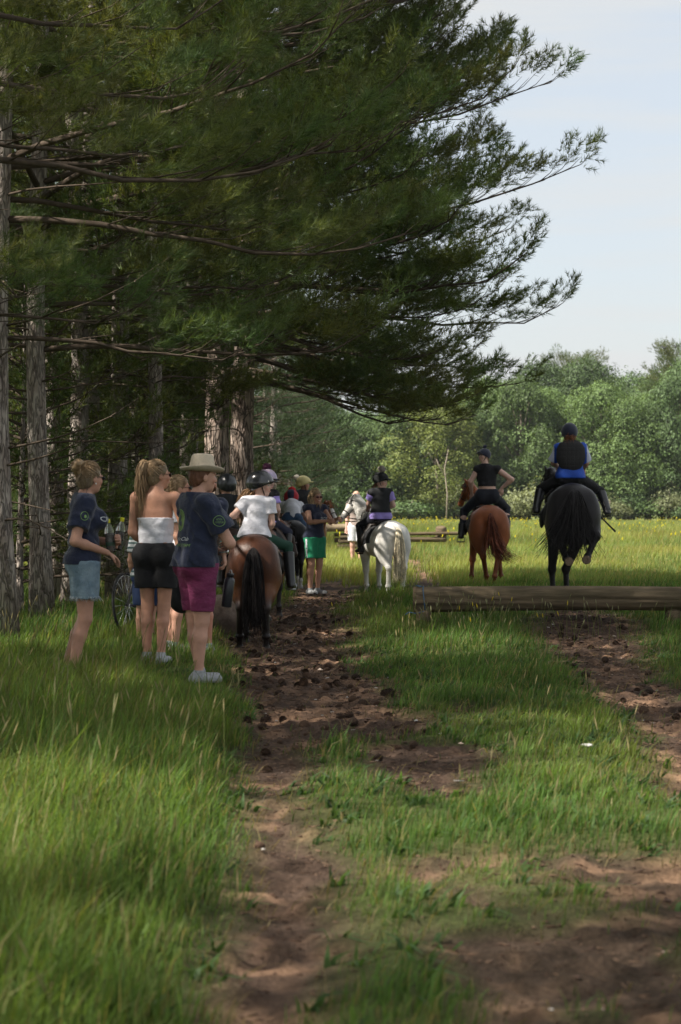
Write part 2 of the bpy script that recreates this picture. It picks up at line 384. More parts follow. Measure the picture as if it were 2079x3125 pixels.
    # garments ---------------------------------------------------
    def shirt(s, m, sleeve=.55, hem=None, name='shirt', infl=.012, neckcut=.035, wr=.004, tintfn=None, extra=None, band=None, wsc=26):
        j = s.J; sc = s.s; B = s.B.sel(('torso', 'neck') if sleeve > 0 else ('torso',)); f = s.fat
        if hem is not None: B.p += s.B.sel(('hip',)).p
        for S in 'LR':
            if sleeve > 0:
                e = j['sh'+S]+(j['el'+S]-j['sh'+S])*sleeve
                B.cone(j['sh'+S], j['sh'+S]+(e-j['sh'+S])*.3, .054*sc, .056*sc, .03*sc); B.cyl(j['sh'+S]+(e-j['sh'+S])*.1, e, .052*sc, .060*sc*(f*.6+.4), .02*sc)
        if extra:
            for q in extra: B.p.append(q)
        up = unit(j['neck']-j['chest']); cuts = [(j['neck']+up*(neckcut-.012)*sc, up*V3((.15, 1, 1))+V3((0, .16, 0)))]
        if hem is not None: cuts.append((hem if hasattr(hem, '__len__') else (0, 0, hem), V3((0, 0, -1)) if not hasattr(hem, '__len__') else -unit(j['waist']-j['pelvis'])))
        if band is not None: cuts.append(band)
        return B.build(name, m, s.root, s.vox, infl*sc+.002, cuts, wr=wr, wsc=wsc, wdir=(.6, .6, 1.5), seed=s.seed, colfn=tintfn)
    def legs(s, m, frac=.45, top=None, name='shorts', infl=.012, wr=.003, loose=0., tintfn=None, wsc=26):
        j = s.J; sc = s.s; B = Body(); f = s.fat
        B.p += s.B.sel(('hip',)).p
        B.cone(j['pelvis'], j['pelvis']+(j['waist']-j['pelvis'])*.8, .150*sc*f, .128*sc*f, .05*sc, ((0, 1, 0), .72))
        for S in 'LR':
            fr = min(frac, 1.); e = j['hip'+S]+(j['kn'+S]-j['hip'+S])*fr
            r1 = (.088*(f*.7+.3)*(1-fr)+.056*fr)*sc+loose
            if frac < 1: B.cyl(j['hip'+S], e, .090*sc*(f*.7+.3)+loose*.5, r1, .03*sc)
            else:
                B.p += s.B.sel(('th'+S,)).p
                g = min(frac-1, 1.)
                if g > 0: B.cone(j['kn'+S], j['kn'+S]+(j['an'+S]-j['kn'+S])*g, .054*sc, (.052*(1-g)+.036*g)*sc, .02*sc)
        cuts = []
        if top is not None: cuts.append(((0, 0, top), (0, 0, 1)))
        else: cuts.append((j['pelvis']+(j['waist']-j['pelvis'])*.75, j['waist']-j['pelvis']))
        return B.build(name, m, s.root, s.vox, infl*sc+.001, cuts, wr=wr, wsc=wsc, seed=s.seed+5, colfn=tintfn)
    def shoes(s, m, name='shoe', infl=.006, boot=0.):
        o = []
        for S in 'LR':
            B = s.B.sel(('ft'+S,)); sc = s.s
            if boot:
                e = s.J['an'+S]+(s.J['kn'+S]-s.J['an'+S])*boot
                B.cyl(s.J['an'+S]-V3((0, 0, .01)), e, .045*sc, .063*sc, .03*sc)
            t, h = s.J['toe'+S], s.J['heel'+S]; zz = min(t[2], h[2])-.026*sc
            o.append(B.build(name, m, s.root, min(s.vox, .008), infl*sc+.002, [((0, 0, zz), (0, 0, -1))]))
        return o
    def onhead(s, B, name, m, parent=None, vox=None, infl=0., cuts=(), wr=0, wsc=60, wdir=(1, 1, 1), colfn=None):
        M = s.HM; R3 = M[:3, :3]
        cuts = [(R3@(V3(p)*s.hs)+M[:3, 3], R3@V3(n)) for p, n in cuts]
        cf = None
        if colfn: inv = np.linalg.inv(M); cf = lambda V: colfn(xf(inv, V)/s.hs)
        return B.transform(M, s.hs).build(name, m, parent or s.root, vox or s.vox*.8, infl, cuts, wr=wr, wsc=wsc, wdir=wdir, seed=s.seed, colfn=cf)
    def hairlines(s, m, anchor=(0, -.10, .07), n=260, low=-.05, r=.0022, name='hair_strands'):
        rs = np.random.default_rng(s.seed+2); E = np.array([.089, .105, .101]); c0 = np.array([0, -.018, .030]); a = (V3(anchor)-c0)/E; a /= np.linalg.norm(a)
        d = rs.normal(size=(n*4, 3)); d /= np.linalg.norm(d, axis=1, keepdims=True); p = d*E+c0
        ok = (p[:, 1]*.8-p[:, 2]*.6 < .045*.8-.03*.6) & (p[:, 2] > low); d = d[ok][:n]; K = 9; t = np.linspace(0, 1, K)
        om = np.arccos(np.clip(d@a, -1, .999))[:, None, None]; q = (np.sin((1-t)[None, :, None]*om)*d[:, None]+np.sin(t[None, :, None]*om)*a)/np.sin(om)
        q = q*(E*(1+.05*rs.random((len(d), 1, 1))*np.sin(t*3.1)[None, :, None]))+c0+.003*np.sin(t[None, :, None]*6+rs.random((len(d), 1, 3))*6)
        q = q.reshape(-1, 3)*s.hs@s.HM[:3, :3].T+s.HM[:3, 3]
        V, T, Q = tubes(q.reshape(-1, K, 3), np.full((len(d), K), r*s.hs), 3); return meshobj(name, V, T, m, s.root, quads=Q)
    def hw(s, p): return s.HM[:3, :3]@(V3(p)*s.hs)+s.HM[:3, 3]
    def haircap(s, m, name='hair', front=.045, low=-.075):
        B = Body().ell((0, -.018, .030), (.086, .102, .098), .01).ell((0, -.045, -.03), (.072, .062, .075), .03)
        return s.onhead(B, name, m, cuts=[((0, front, .02), (0, .8, -.62)), ((0, 0, low), (0, 0, -1)), ((0, .02, -.01), (0, .95, -.3))] if 0 else
                        [((0, front, .03), (0, .8, -.60)), ((0, -.02, low), (0, .35, -1))], wr=.0035, wsc=110, wdir=(1.6, .4, .4))
    def strands(s, m, start, path, n=60, rad=.03, spread=.05, r=.004, name='hair_lock', wave=.012, parent=None):
        """start/path in head-local units (before scaling)"""
        rs = np.random.default_rng(s.seed+9); K = 10
        P = np.array([s.hw(p) for p in [start]+list(path)]); t = np.linspace(0, len(P)-1, K)
        C = np.stack([np.interp(t, np.arange(len(P)), P[:, i]) for i in range(3)], 1)
        off = rs.normal(size=(n, 3)); off /= np.linalg.norm(off, axis=1, keepdims=True); off *= rs.random((n, 1))**.5
        tt = np.linspace(0, 1, K); env = (rad*(.6+.4*np.sin(tt*3.0))+spread*tt**1.5)*s.hs
        paths = C[None]+off[:, None]*env[None, :, None]+wave*s.hs*np.sin(tt[None, :, None]*(4+4*rs.random((n, 1, 3)))+rs.random((n, 1, 3))*6)*tt[None, :, None]
        paths[:, :, 2] -= (rs.random((n, 1))*.5*spread*s.hs)*tt
        rad_ = r*s.hs*(1-.75*tt**2)[None]*np.ones((n, 1))
        V, T, Q = tubes(paths, rad_, 4); return meshobj(name, V, T, m, parent or s.root, quads=Q)
    def helmet(s, m, pom=None, peak=True, peakmat=None, rim=None, strap=True, colfn=None, pomdir=(0, -.01, .165), pr=.055, big=1.):
        B = Body().ell((0, -.010, .032), (.106*big, .130*big, .118*big), .02)
        h = s.onhead(B, 'helmet', m, cuts=[((0, 0, -.020), (0, .42, -1))], colfn=colfn)
        if peak:
            P = Body().ell((0, .108+.02*(big-1), .044), (.082*big, .070*big, .011), .01)
            s.onhead(P, 'peak', peakmat or m, h)
        if rim is not None:
            a = np.linspace(0, 2*np.pi, 33); pts = np.stack([.107*big*np.sin(a), -.01+.131*big*np.cos(a), -.016+.056*np.cos(a)], 1)
            V, T, Q = tubes([[s.hw(p) for p in pts]], [[.006*s.hs]*33], 6); meshobj('rim', V, T, rim, h, quads=Q)
        if strap:
            mb = MB(); sm = mat('strap_black', (.012, .012, .014), .6)
            for x in (-1, 1): mb.tube([s.hw(p) for p in ((x*.083, .02, -.005), (x*.072, .035, -.05), (x*.035, .045, -.100), (0, .048, -.113))], .006*s.hs, 6)
            mb.build('strap', sm, h)
        if pom is not None:
            Bp = Body().ell(pomdir, (pr, pr, pr), .01)
            p = s.onhead(Bp, 'pompom', pom, h, wr=.006, wsc=150)
        return h
    def face(s, **k): pass
def sunglasses(s, m):
    B = Body()
    for x in (-1, 1):
        B.ell((x*.033, .098, .006), (.028, .008, .020), .004); B.cone((x*.058, .09, .010), (x*.082, .0, .012), .004, .004, .003)
    B.cone((-.02, .103, .010), (.02, .103, .010), .004, .004, .003)
    return s.onhead(B, 'sunglasses', m, vox=.005)
def decal(name, verts2, faces, o, u, v, target, m, parent, off=.0025, far=.25):
    """verts2 in metres on plane (o,u,v); pushed along -n onto target's surface"""
    o, u, v = V3(o), unit(u), unit(v); n = np.cross(u, v); bv = BVHTree.FromPolygons([x.co for x in target.data.vertices], [p.vertices[:] for p in target.data.polygons])
    out = []; last = None
    for a, b in verts2:
        p = o+u*a+v*b; hit = bv.ray_cast(Vector(p+n*far), Vector(-n), far*2)
        q = np.array(hit[0])+n*off if hit[0] is not None else (p+n*0 if last is None else p+n*last)
        last = np.dot(q-p, n); out.append(q)
    me = bpy.data.meshes.new(name); me.from_pydata([tuple(q) for q in out], [], faces); me.materials.append(m)
    ob = bpy.data.objects.new(name, me); col.objects.link(ob); ob.parent = parent; return ob
def ring2(r0, r1, sx=1., n=28, cx=0, cy=0):
    a = np.arange(n)/n*2*np.pi; vs = [(cx+sx*r0*math.cos(t), cy+r0*math.sin(t)) for t in a]+[(cx+sx*r1*math.cos(t), cy+r1*math.sin(t)) for t in a]
    return vs, [(i, (i+1) % n, n+(i+1) % n, n+i) for i in range(n)]
def disc2(r, sx=1., n=24, cx=0, cy=0, rings=3):
    vs = [(cx, cy)]; fs = []
    for k in range(1, rings+1):
        for i in range(n): t = i/n*2*np.pi; vs.append((cx+sx*r*k/rings*math.cos(t), cy+r*k/rings*math.sin(t)))
    for i in range(n): fs.append((0, 1+i, 1+(i+1) % n))
    for k in range(rings-1):
        for i in range(n): a = 1+k*n; fs.append((a+i, a+n+i, a+n+(i+1) % n, a+(i+1) % n))
    return vs, fs
def text2(txt, h, w=None, cx=0, cy=0, shear=0.):
    cu = bpy.data.curves.new('t', 'FONT'); cu.body = txt; cu.align_x = 'CENTER'; cu.align_y = 'CENTER'; cu.resolution_u = 3; cu.shear = shear
    ob = bpy.data.objects.new('t', cu); col.objects.link(ob); dg = bpy.context.evaluated_depsgraph_get(); dg.update()
    me = bpy.data.meshes.new_from_object(ob.evaluated_get(dg)); vs = np.array([v.co[:2] for v in me.vertices]); fs = [tuple(p.vertices) for p in me.polygons]
    bpy.data.objects.remove(ob); bpy.data.curves.remove(cu); bpy.data.meshes.remove(me)
    ex = vs.max(0)-vs.min(0); c = (vs.max(0)+vs.min(0))/2; vs = (vs-c)/ex[1]*h; ww = ex[0]/ex[1]*h
    if w: vs[:, 0] *= w/ww
    return [(a+cx, b+cy) for a, b in vs], fs

# ---------------------------------------------------------------- horses
def horse(label, loc, rz, s=1., w=1., poll=(0, 1.12, 1.78), muz=(0, 1.46, 1.36), coat=(.1, .05, .02), colfn=None, tail=(.02, .01, .008),
          mane=None, legs=None, vox=.014, tailpts=None, tn=150, tw=.05, tspread=.07, tr=.006, hair_rough=.5, hoofcol=(.05, .045, .04), maneside=-1, name='horse', cat='horse', rough=.42, seed=1, pitch=0., spec=.4, legw=1., neckw=1., maner=.007):
    L = dict(hkL=(-.15, -.80, .57), hkR=(.15, -.80, .57), hfL=(-.14, -.74, .19), hfR=(.14, -.74, .19), hhL=(-.14, -.69, .0), hhR=(.14, -.69, .0),
             fkL=(-.13, .45, .48), fkR=(.13, .45, .48), ffL=(-.125, .43, .17), ffR=(.125, .43, .17), fhL=(-.125, .48, 0), fhR=(.125, .48, 0))
    L.update(legs or {}); L = {k: V3(v)*V3((w**.5, 1, 1)) for k, v in L.items()}
    poll, muz = V3(poll), V3(muz)
    B = Body(); X = (1, 0, 0); lw = w**.9*legw
    B.ell((0, .03, 1.11), (.285*w, .62, .30), .1).ell((0, -.05, 1.00), (.27*w, .46, .25), .1).ell((0, .40, 1.32), (.11*w, .28, .16), .12)
    B.ell((0, -.50, 1.24), (.25*w, .36, .28), .1).ell((0, .55, 1.10), (.21*w, .22, .29), .1)
    for x, S in ((-1, 'L'), (1, 'R')):
        B.ell((x*.145*w, -.63, 1.06), (.150*w, .21, .37), .05).ell((x*.18*w, -.40, 1.02), (.115*w, .17, .23), .08).ell((x*.15*w, .46, 1.08), (.11*w, .17, .30), .08)
        B.ell((x*.19*w, -.42, 1.30), (.07*w, .10, .07), .1)
        hk, hf, hh = L['hk'+S], L['hf'+S], L['hh'+S]
        st = V3((x*.155*w, -.57, .93)); g = st+(hk-st)*.5+V3((0, .02, 0))
        B.cone(st, g, .165*lw, .108*lw, .07, ((1, 0, 0), .85)).cone(g, hk, .106*lw, .056*lw, .05, ((1, 0, 0), .8)).ell(hk+V3((0, -.005, 0)), (.048*lw, .058*lw, .066), .03)
        B.cone(hk, hf, .047*lw, .038*lw, .02, ((1, 0, 0), .85)).ell(hf, (.046*lw, .049*lw, .048), .015)
        hd = unit(hh-hf); hp = hh-hd*.075; B.cone(hf, hp, .034, .040, .015)
        B.cyl(hp, hh, .046, .062, .012, tagn='hoof')
        fk, ff, fh = L['fk'+S], L['ff'+S], L['fh'+S]; el = V3((x*.15*w, .42, .98))
        B.cone(el, fk, .115*lw, .055*lw, .06, ((1, 0, 0), .8)).ell(fk, (.052*lw, .054*lw, .064), .025).cone(fk, ff, .044*lw, .036*lw, .02, ((1, 0, 0), .85)).ell(ff, (.044*lw, .047*lw, .047), .015)
        hd = unit(fh-ff); hp = fh-hd*.07; B.cone(ff, hp, .033, .040, .015).cyl(hp, fh, .044, .060, .012, tagn='hoof')
    nb = V3((0, .52, 1.27)); nb2 = V3((0, .60, 1.10)); hdv = unit(muz-poll); side = unit(np.cross(hdv, (0, 0, 1))+1e-6)
    nm = (nb+poll)/2+V3((0, -.01, .05)); B.cone(nb, nm, .21*neckw, .155*neckw, .08, (X, .55)).cone(nm, poll-hdv*-.02, .155*neckw, .105*neckw**.5, .05, (side, .62))
    B.cone(nb2, poll+V3((0, -.02, -.16)), .19*neckw, .09*neckw, .1, (X, .6))
    hl = np.linalg.norm(muz-poll); dn = np.cross(side, hdv); dn = dn if dn[2] < 0 else -dn
    B.cone(poll, poll+hdv*hl*.45, .098, .088, .03, (side, .75)).cone(poll+hdv*hl*.45, muz, .084, .056, .04, (side, .85))
    B.ell(poll+hdv*.14+dn*.075, (.075, .09, .085), .04).ell(muz+dn*.01, (.052, .055, .05), .03)
    for x in (-1, 1):
        e0 = poll+side*x*.055-hdv*.02-dn*.05; B.cone(e0, e0-dn*.10+side*x*.02-hdv*.01, .030, .008, .015)
        B.ell(poll+hdv*.19+side*x*.066-dn*.03, (.020, .020, .018), .012)
    M = Matrix.Rotation(pitch, 4, 'X') if pitch else Matrix.Identity(4)
    Bs = B.transform(np.array(M), s)
    root = empty(name, loc, rz, label, cat); Minv = np.linalg.inv(np.array(M))
    eyes = [poll+hdv*.19+side*x*.082-dn*.03 for x in (-1, 1)]; nos = [muz+side*x*.045 for x in (-1, 1)]
    hoofs = [(L[a+'h'+b], L[a+'f'+b]) for a in 'hf' for b in 'LR']
    def cf(V):
        q = xf(Minv, V)/s; c = np.tile(np.array(coat, float), (len(V), 1))
        c *= (1+(fbm(q[:, 0]*1.3+q[:, 1], q[:, 2], 5, 4, seed)-.5)[:, None]*.5)
        if colfn: c = colfn(q, c, L, poll, muz)
        for h, f in hoofs:
            e = np.linalg.norm(q-h, axis=1) < .088; c[e] = hoofcol
        for e0 in eyes: c[np.linalg.norm(q-e0, axis=1) < .022] = (.01, .008, .008)
        for e0 in nos: c[np.linalg.norm(q-e0, axis=1) < .016] = (.02, .015, .015)
        return c
    body = Bs.build('body', mat('coat_%d' % int(rough*100+spec*1000), (0, 0, 0), rough, attr=True, nscale=5, namt=.12, bump=.25, bscale=70, spec=spec*.45, stretch=(1, 1, .35), sheen=0), root, vox, colfn=cf)
    hm = mat('hair_%d_%d_%d' % tuple(int(c*999) for c in tail), tail, min(.75, hair_rough+.15), nscale=6, namt=.35, spec=.12, island=.4)
    rs = np.random.default_rng(seed+50); K = 14; tt = np.linspace(0, 1, K)
    P = V3(tailpts or [(0, -.84, 1.36), (0, -.93, 1.31), (0, -.96, 1.10), (0, -.95, .80), (0, -.93, .45), (0, -.92, .30)])
    cl = np.linspace(0, len(P)-1, K); C = np.stack([np.interp(cl, np.arange(len(P)), P[:, i]) for i in range(3)], 1)
    C[1:-1] = (C[:-2]+2*C[1:-1]+C[2:])/4
    off = rs.normal(size=(tn, 3)); off /= np.linalg.norm(off, axis=1, keepdims=True); off *= rs.random((tn, 1))**.5*V3((1, .6, .3))
    env = .015+tw*np.sin(np.clip(tt*1.9, 0, 1.57))+tspread*tt**2
    ln = 1-rs.random((tn, 1))*.22
    Ci = np.stack([np.stack([np.interp(tt*l_, tt, C[:, i]) for i in range(3)], 1) for l_ in ln[:, 0]])
    paths = Ci+off[:, None]*env[None, :, None]+.022*np.sin(tt[None, :, None]*(3+5*rs.random((tn, 1, 3)))+rs.random((tn, 1, 3))*6)*(tt[None, :, None]**1.2)
    if tspread > .15: paths[:, :, :2] += (rs.normal(size=(tn, 1, 2))*.5*tspread)*tt[None, :, None]**3
    V, T, Q = tubes(xf(M, paths.reshape(-1, 3)).reshape(paths.shape)*s, tr*s*(1-.7*tt[None]**1.5)*(.6+.8*rs.random((tn, 1))), 4)
    meshobj('tail', V, T, hm, root, quads=Q)
    if mane is not None:
        mm = mat('hair_%d_%d_%d' % tuple(int(c*999) for c in mane), mane, min(.75, hair_rough+.15), nscale=6, namt=.35, spec=.12, island=.4)
        n = 230; u = rs.random(n); base = V3((0, .30, 1.47))
        cp = (1-u)[:, None]**2*base+2*(u*(1-u))[:, None]*(nm+V3((0, -.03, .20)))+(u**2)[:, None]*(poll+V3((0, 0, .06)))
        Lh = .26+.08*rs.random(n); tm = np.linspace(0, 1, 7)
        sg = np.where(rs.random(n) < .85, maneside, -maneside)
        pth = cp[:, None]+np.stack([sg[:, None]*(.10*np.sin(tm*1.5)[None])*(1+.3*rs.normal(size=(n, 1))), (rs.normal(size=(n, 1))*.06)*tm[None], .03*np.sin(tm*3.1)[None]-Lh[:, None]*tm[None]**1.3], -1)
        fo = rs.random(n) < .14; e = np.where(fo)[0]   # forelock
        pth[e] = (poll+V3((0, 0, .08)))[None, None]+hdv*(.26*tm)[None, :, None]-dn*(.05+.02*np.sin(tm*3))[None, :, None]+side*(rs.normal(size=(len(e), 1, 1))*.045*tm[None, :, None])
        V, T, Q = tubes(xf(M, pth.reshape(-1, 3)).reshape(pth.shape)*s, maner*s*(1-.6*tm[None])*np.ones((n, 1)), 4)
        meshobj('mane', V, T, mm, root, quads=Q)
    root['_s'] = s
    return root, dict(L=L, poll=poll, muz=muz, hdv=hdv, side=side, dn=dn, M=M, s=s, w=w)
def tack(root, I, pad=(.02, .02, .022), edge=(.6, .6, .6), leather=(.02, .015, .012), stir=None, padlen=.26, bridle=True, reins=None):
    s, w = I['s'], I['w']; M = I['M']; lm = mat('leather_%d' % int(leather[0]*1000), leather, .45, nscale=12, namt=.2, bump=.15, bscale=120)
    pm = mat('pad_%d_%d' % (int(pad[0]*1000), int(pad[2]*1000)), pad, .9, nscale=15, namt=.15)
    shell = Body().ell((0, .03, 1.11), (.285*w, .62, .30), .1).ell((0, .40, 1.32), (.11*w, .28, .16), .12).ell((0, -.50, 1.24), (.25*w, .36, .28), .1).transform(np.array(M), s)
    Mt = np.array(M)[:3, :3]
    def cu(p, n): return (Mt@(V3(p)*s), Mt@V3(n))
    shell.build('saddle_pad', pm, root, .012, .020*s, [cu((0, .34, 0), (0, 1, .15)), cu((0, .30-2*padlen, 0), (0, -1, 0)), cu((0, 0, 1.00), (0, 0, -1))])
    shell.build('pad_trim', mat('trim_%d' % int(edge[0]*100), edge, .8), root, .012, .017*s, [cu((0, .352, 0), (0, 1, .15)), cu((0, .288-2*padlen, 0), (0, -1, 0)), cu((0, 0, .985), (0, 0, -1))])
    S = Body().ell((0, .10, 1.43), (.16*w, .25, .055), .05).ell((0, -.12, 1.475), (.17*w, .10, .05), .05).ell((0, .30, 1.49), (.08, .06, .06), .05)
    for x in (-1, 1): S.cone((x*.17*w, .14, 1.36), (x*.31*w, .17, 1.08), .10, .12, .05, ((1, 0, 0), .28))
    sd = S.transform(np.array(M), s).build('saddle', lm, root, .012)
    shell.build('girth', lm, root, .012, .014*s, [cu((0, .24, 0), (0, 1, 0)), cu((0, .15, 0), (0, -1, 0))])
    if bridle:
        p, h, sdv, dn = I['poll'], I['hdv'], I['side'], I['dn']; mb = MB(); hl = np.linalg.norm(I['muz']-p)
        def loop(c, a, b, ra, rb, r=.010, n=20):
            t = np.linspace(0, 2*np.pi, n); mb.tube(xf(M, c+np.cos(t)[:, None]*a*ra+np.sin(t)[:, None]*b*rb)*s, r*s, 6)
        loop(p+h*hl*.66, sdv, dn, .080, .092); loop(p+h*.03+dn*.02, sdv, unit(dn+h*.3), .088, .125); loop(p+h*.06-dn*.02, sdv, unit(dn-h*.9), .086, .10)
        for x in (-1, 1):
            mb.tube(xf(M, np.array([p+sdv*x*.088+h*.03, p+sdv*x*.086+h*.2+dn*.05, p+sdv*x*.07+h*hl*.85+dn*.03]))*s, .009*s, 6)
            if reins: mb.tube(xf(M, np.array([p+sdv*x*.07+h*hl*.85+dn*.03, (p+h*.2+V3(reins))/2+V3((x*.12, -.05, -.15)), V3(reins)+V3((x*.05, 0, 0))]))*s, .008*s, 6)
        mb.build('bridle', lm, root)
    return sd
def stirrup(root, ank, w=.06, col_=(.5, .5, .5), top=None, name='stirrup', dark=False):
    """ank: position under which the iron hangs, in root-local metres"""
    a = V3(ank); t = np.linspace(-.3, np.pi+.3, 12); mb = MB()
    arc = np.stack([np.cos(t)*w, np.zeros(12), np.sin(t)*w*1.3], 1)+a
    mb.tube(arc, .007, 6); mb.tube(arc[[0, -1]], [.012, .012], 6)
    o = mb.build(name, mat('iron', (.35, .35, .36), .3, metal=.9) if not dark else mat('black_plastic', (.015, .015, .017), .4), root)
    if top is not None:
        mb = MB(); mb.tube([a+V3((0, 0, w*1.3)), V3(top)], .010, 4); mb.build('stirrup_leather', mat('leather_20', (.02, .015, .012), .45), root)
    return o
# ---------------------------------------------------------------- ground
def interp_rows(rows):
    a = np.array(rows, float); Y = F*EYE/(a[:, 0]-1562.5); o = np.argsort(Y); a = a[o]; Y = Y[o]
    return Y, gx(a[:, 1], Y), gx(a[:, 2], Y)
TRACK = [interp_rows(r) for r in (
    [(1745, 1060, 1090), (1765, 1010, 1100), (1800, 850, 1110), (1850, 835, 1075), (1900, 670, 1070), (1960, 640, 1075), (2000, 650, 1120), (2050, 690, 1160),
     (2100, 700, 1215), (2200, 712, 1330), (2245, 715, 1330), (2275, 715, 960), (2300, 715, 925), (2400, 720, 935), (2500, 730, 960), (2560, 725, 1010), (2620, 715, 1070), (2700, 700, 1085),
     (2800, 690, 1090), (2900, 630, 1070), (3125, 590, 1040), (3600, 500, 940)],
    [(2268, 1180, 1300), (2290, 1090, 1460), (2340, 1120, 1480), (2400, 1180, 1500), (2450, 1290, 1460)],
    [(1868, 1690, 1830), (1885, 1620, 1930), (1930, 1600, 1965), (2000, 1690, 1965), (2060, 1740, 2010), (2100, 1790, 2110), (2200, 1900, 2190), (2300, 1980, 2230), (2400, 1960, 2240), (2450, 1990, 2230)],
    [(2600, 1380, 2300), (2660, 1150, 2300), (2720, 1330, 2400), (2850, 1260, 2500), (3000, 1380, 2600), (3200, 1420, 2700), (3600, 1450, 2700)],
    [(1725, 1180, 1320), (1740, 1230, 1330), (1775, 1240, 1370), (1815, 1180, 1400)],
    [(1690, 1000, 1120), (1702, 1060, 1300), (1714, 1150, 1320), (1728, 1240, 1330)],
    [(2150, 1350, 1500), (2168, 1330, 1560), (2185, 1400, 1500)],
)]
def dirt(x, y):
    """1 on bare soil, 0 on grass"""
    x = np.asarray(x, float); y = np.asarray(y, float); m = np.zeros(np.broadcast(x, y).shape)
    wob = (fbm(x, y, 1.6, 5, 5)-.5)*1.15*np.clip(y/18, .35, 1.2)
    for i, (Y, a, b) in enumerate(TRACK):
        xa = np.interp(y, Y, a); xb = np.interp(y, Y, b); soft = .16+.016*y
        v = np.minimum(np.clip((x+wob*.35-xa)/soft+.5, 0, 1), np.clip((xb-x+wob*.6)/soft+.5, 0, 1))
        e = .35+.015*y; v = v*np.clip((y-Y[0]+wob*.8)/e+.5, 0, 1)*np.clip((Y[-1]-y+wob*.8)/e+.5, 0, 1)
        if i == 3: v = v*np.clip((fbm(x, y, 1.7, 4, 33)-.24)*5, .25, 1)*.95
        m = np.maximum(m, v)
    return m
def hgt(x, y):
    h = (fbm(x, y, .16, 3, 1)-.5)*.10*np.clip((np.abs(y)-3)/15, 0, 1)
    d = dirt(x, y); h = h-.035*d
    h = h+d*((fbm(x, y, 3.2, 4, 2)-.5)*.055+np.clip(fbm(x, y, 9, 3, 3)-.53, 0, 1)*.14)
    k = (d > .3) & (y < 30)
    if k.any():
        cx_, cy_ = np.floor(x[k]/.34), np.floor(y[k]/.40); r1 = _perm[(cx_*7+cy_*13).astype(int) % 256, (cy_*5+3*cx_).astype(int) % 256]; r2 = _perm[(cx_*3+cy_*11+5).astype(int) % 256, (cx_*17+cy_).astype(int) % 256]
        u = x[k]-(cx_+.25+.5*r1)*.34; v = y[k]-(cy_+.25+.5*r2)*.40; q = np.hypot(u, v*.8)/.062; on = (r1+r2) % 1 > .35
        hp = np.where(on, -.022*np.exp(-q**4)+.012*np.exp(-((q-1.35)/.32)**2), 0); h = h.copy(); h[k] = h[k]+hp*d[k]
    h = h+.10*np.exp(-((x-2.75)/.75)**2-((y-23.4)/.8)**2)      # hump of soil under the log
    h = h+.03*(1-d)*fbm(x, y, 2.0, 2, 8)
    return h
def H1(x, y): return float(hgt(np.array([x]), np.array([y]))[0])
def grids():
    ys = [-14.0]
    while ys[-1] < 1600:
        y = ys[-1]; st = .8 if y < 3.5 else (.033 if y < 13 else (.045 if y < 25 else max(.10, (y-25)*.03+.08))); ys.append(y+st)
    xs = list(np.arange(-2.4, 4.4, .034)); a = xs[-1]; b = xs[0]; st = .06
    while a < 1500: a += st; st *= 1.12; xs.append(a)
    st = .06
    while b > -1500: b -= st; st *= 1.12; xs.insert(0, b)
    return np.array(xs), np.array(ys)
gxs, gys = grids(); GX, GY = np.meshgrid(gxs, gys); GZ = hgt(GX, GY)
nY, nX = GX.shape; idx = np.arange(nY*nX).reshape(nY, nX)
Qg = np.stack([idx[:-1, :-1], idx[:-1, 1:], idx[1:, 1:], idx[1:, :-1]], -1).reshape(-1, 4)
dm = dirt(GX, GY).ravel()
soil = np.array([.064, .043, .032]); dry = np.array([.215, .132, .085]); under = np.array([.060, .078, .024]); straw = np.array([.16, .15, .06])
n1 = fbm(GX, GY, 1.1, 4, 21).ravel()[:, None]; n2 = fbm(GX, GY, 6, 3, 22).ravel()[:, None]; n3 = fbm(GX, GY, 14, 2, 27).ravel()[:, None]
cs = soil+(dry-soil)*np.clip((n1-.47)*4+(n2-.5)*2.6, 0, 1); cs = cs*(.45+1.1*n3)
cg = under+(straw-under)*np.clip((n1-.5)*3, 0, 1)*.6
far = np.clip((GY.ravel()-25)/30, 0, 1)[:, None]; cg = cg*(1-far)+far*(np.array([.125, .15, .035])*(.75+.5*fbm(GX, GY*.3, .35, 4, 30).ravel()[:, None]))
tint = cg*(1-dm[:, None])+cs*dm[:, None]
gmat = mat('ground_soil', soil, .95, attr=True, nscale=22, namt=.5, bump=1., bscale=60, spec=.08)
ground = meshobj('ground', np.stack([GX, GY, GZ], -1).reshape(-1, 3), None, gmat, quads=Qg, tint=tint); tag(ground, kind='structure')

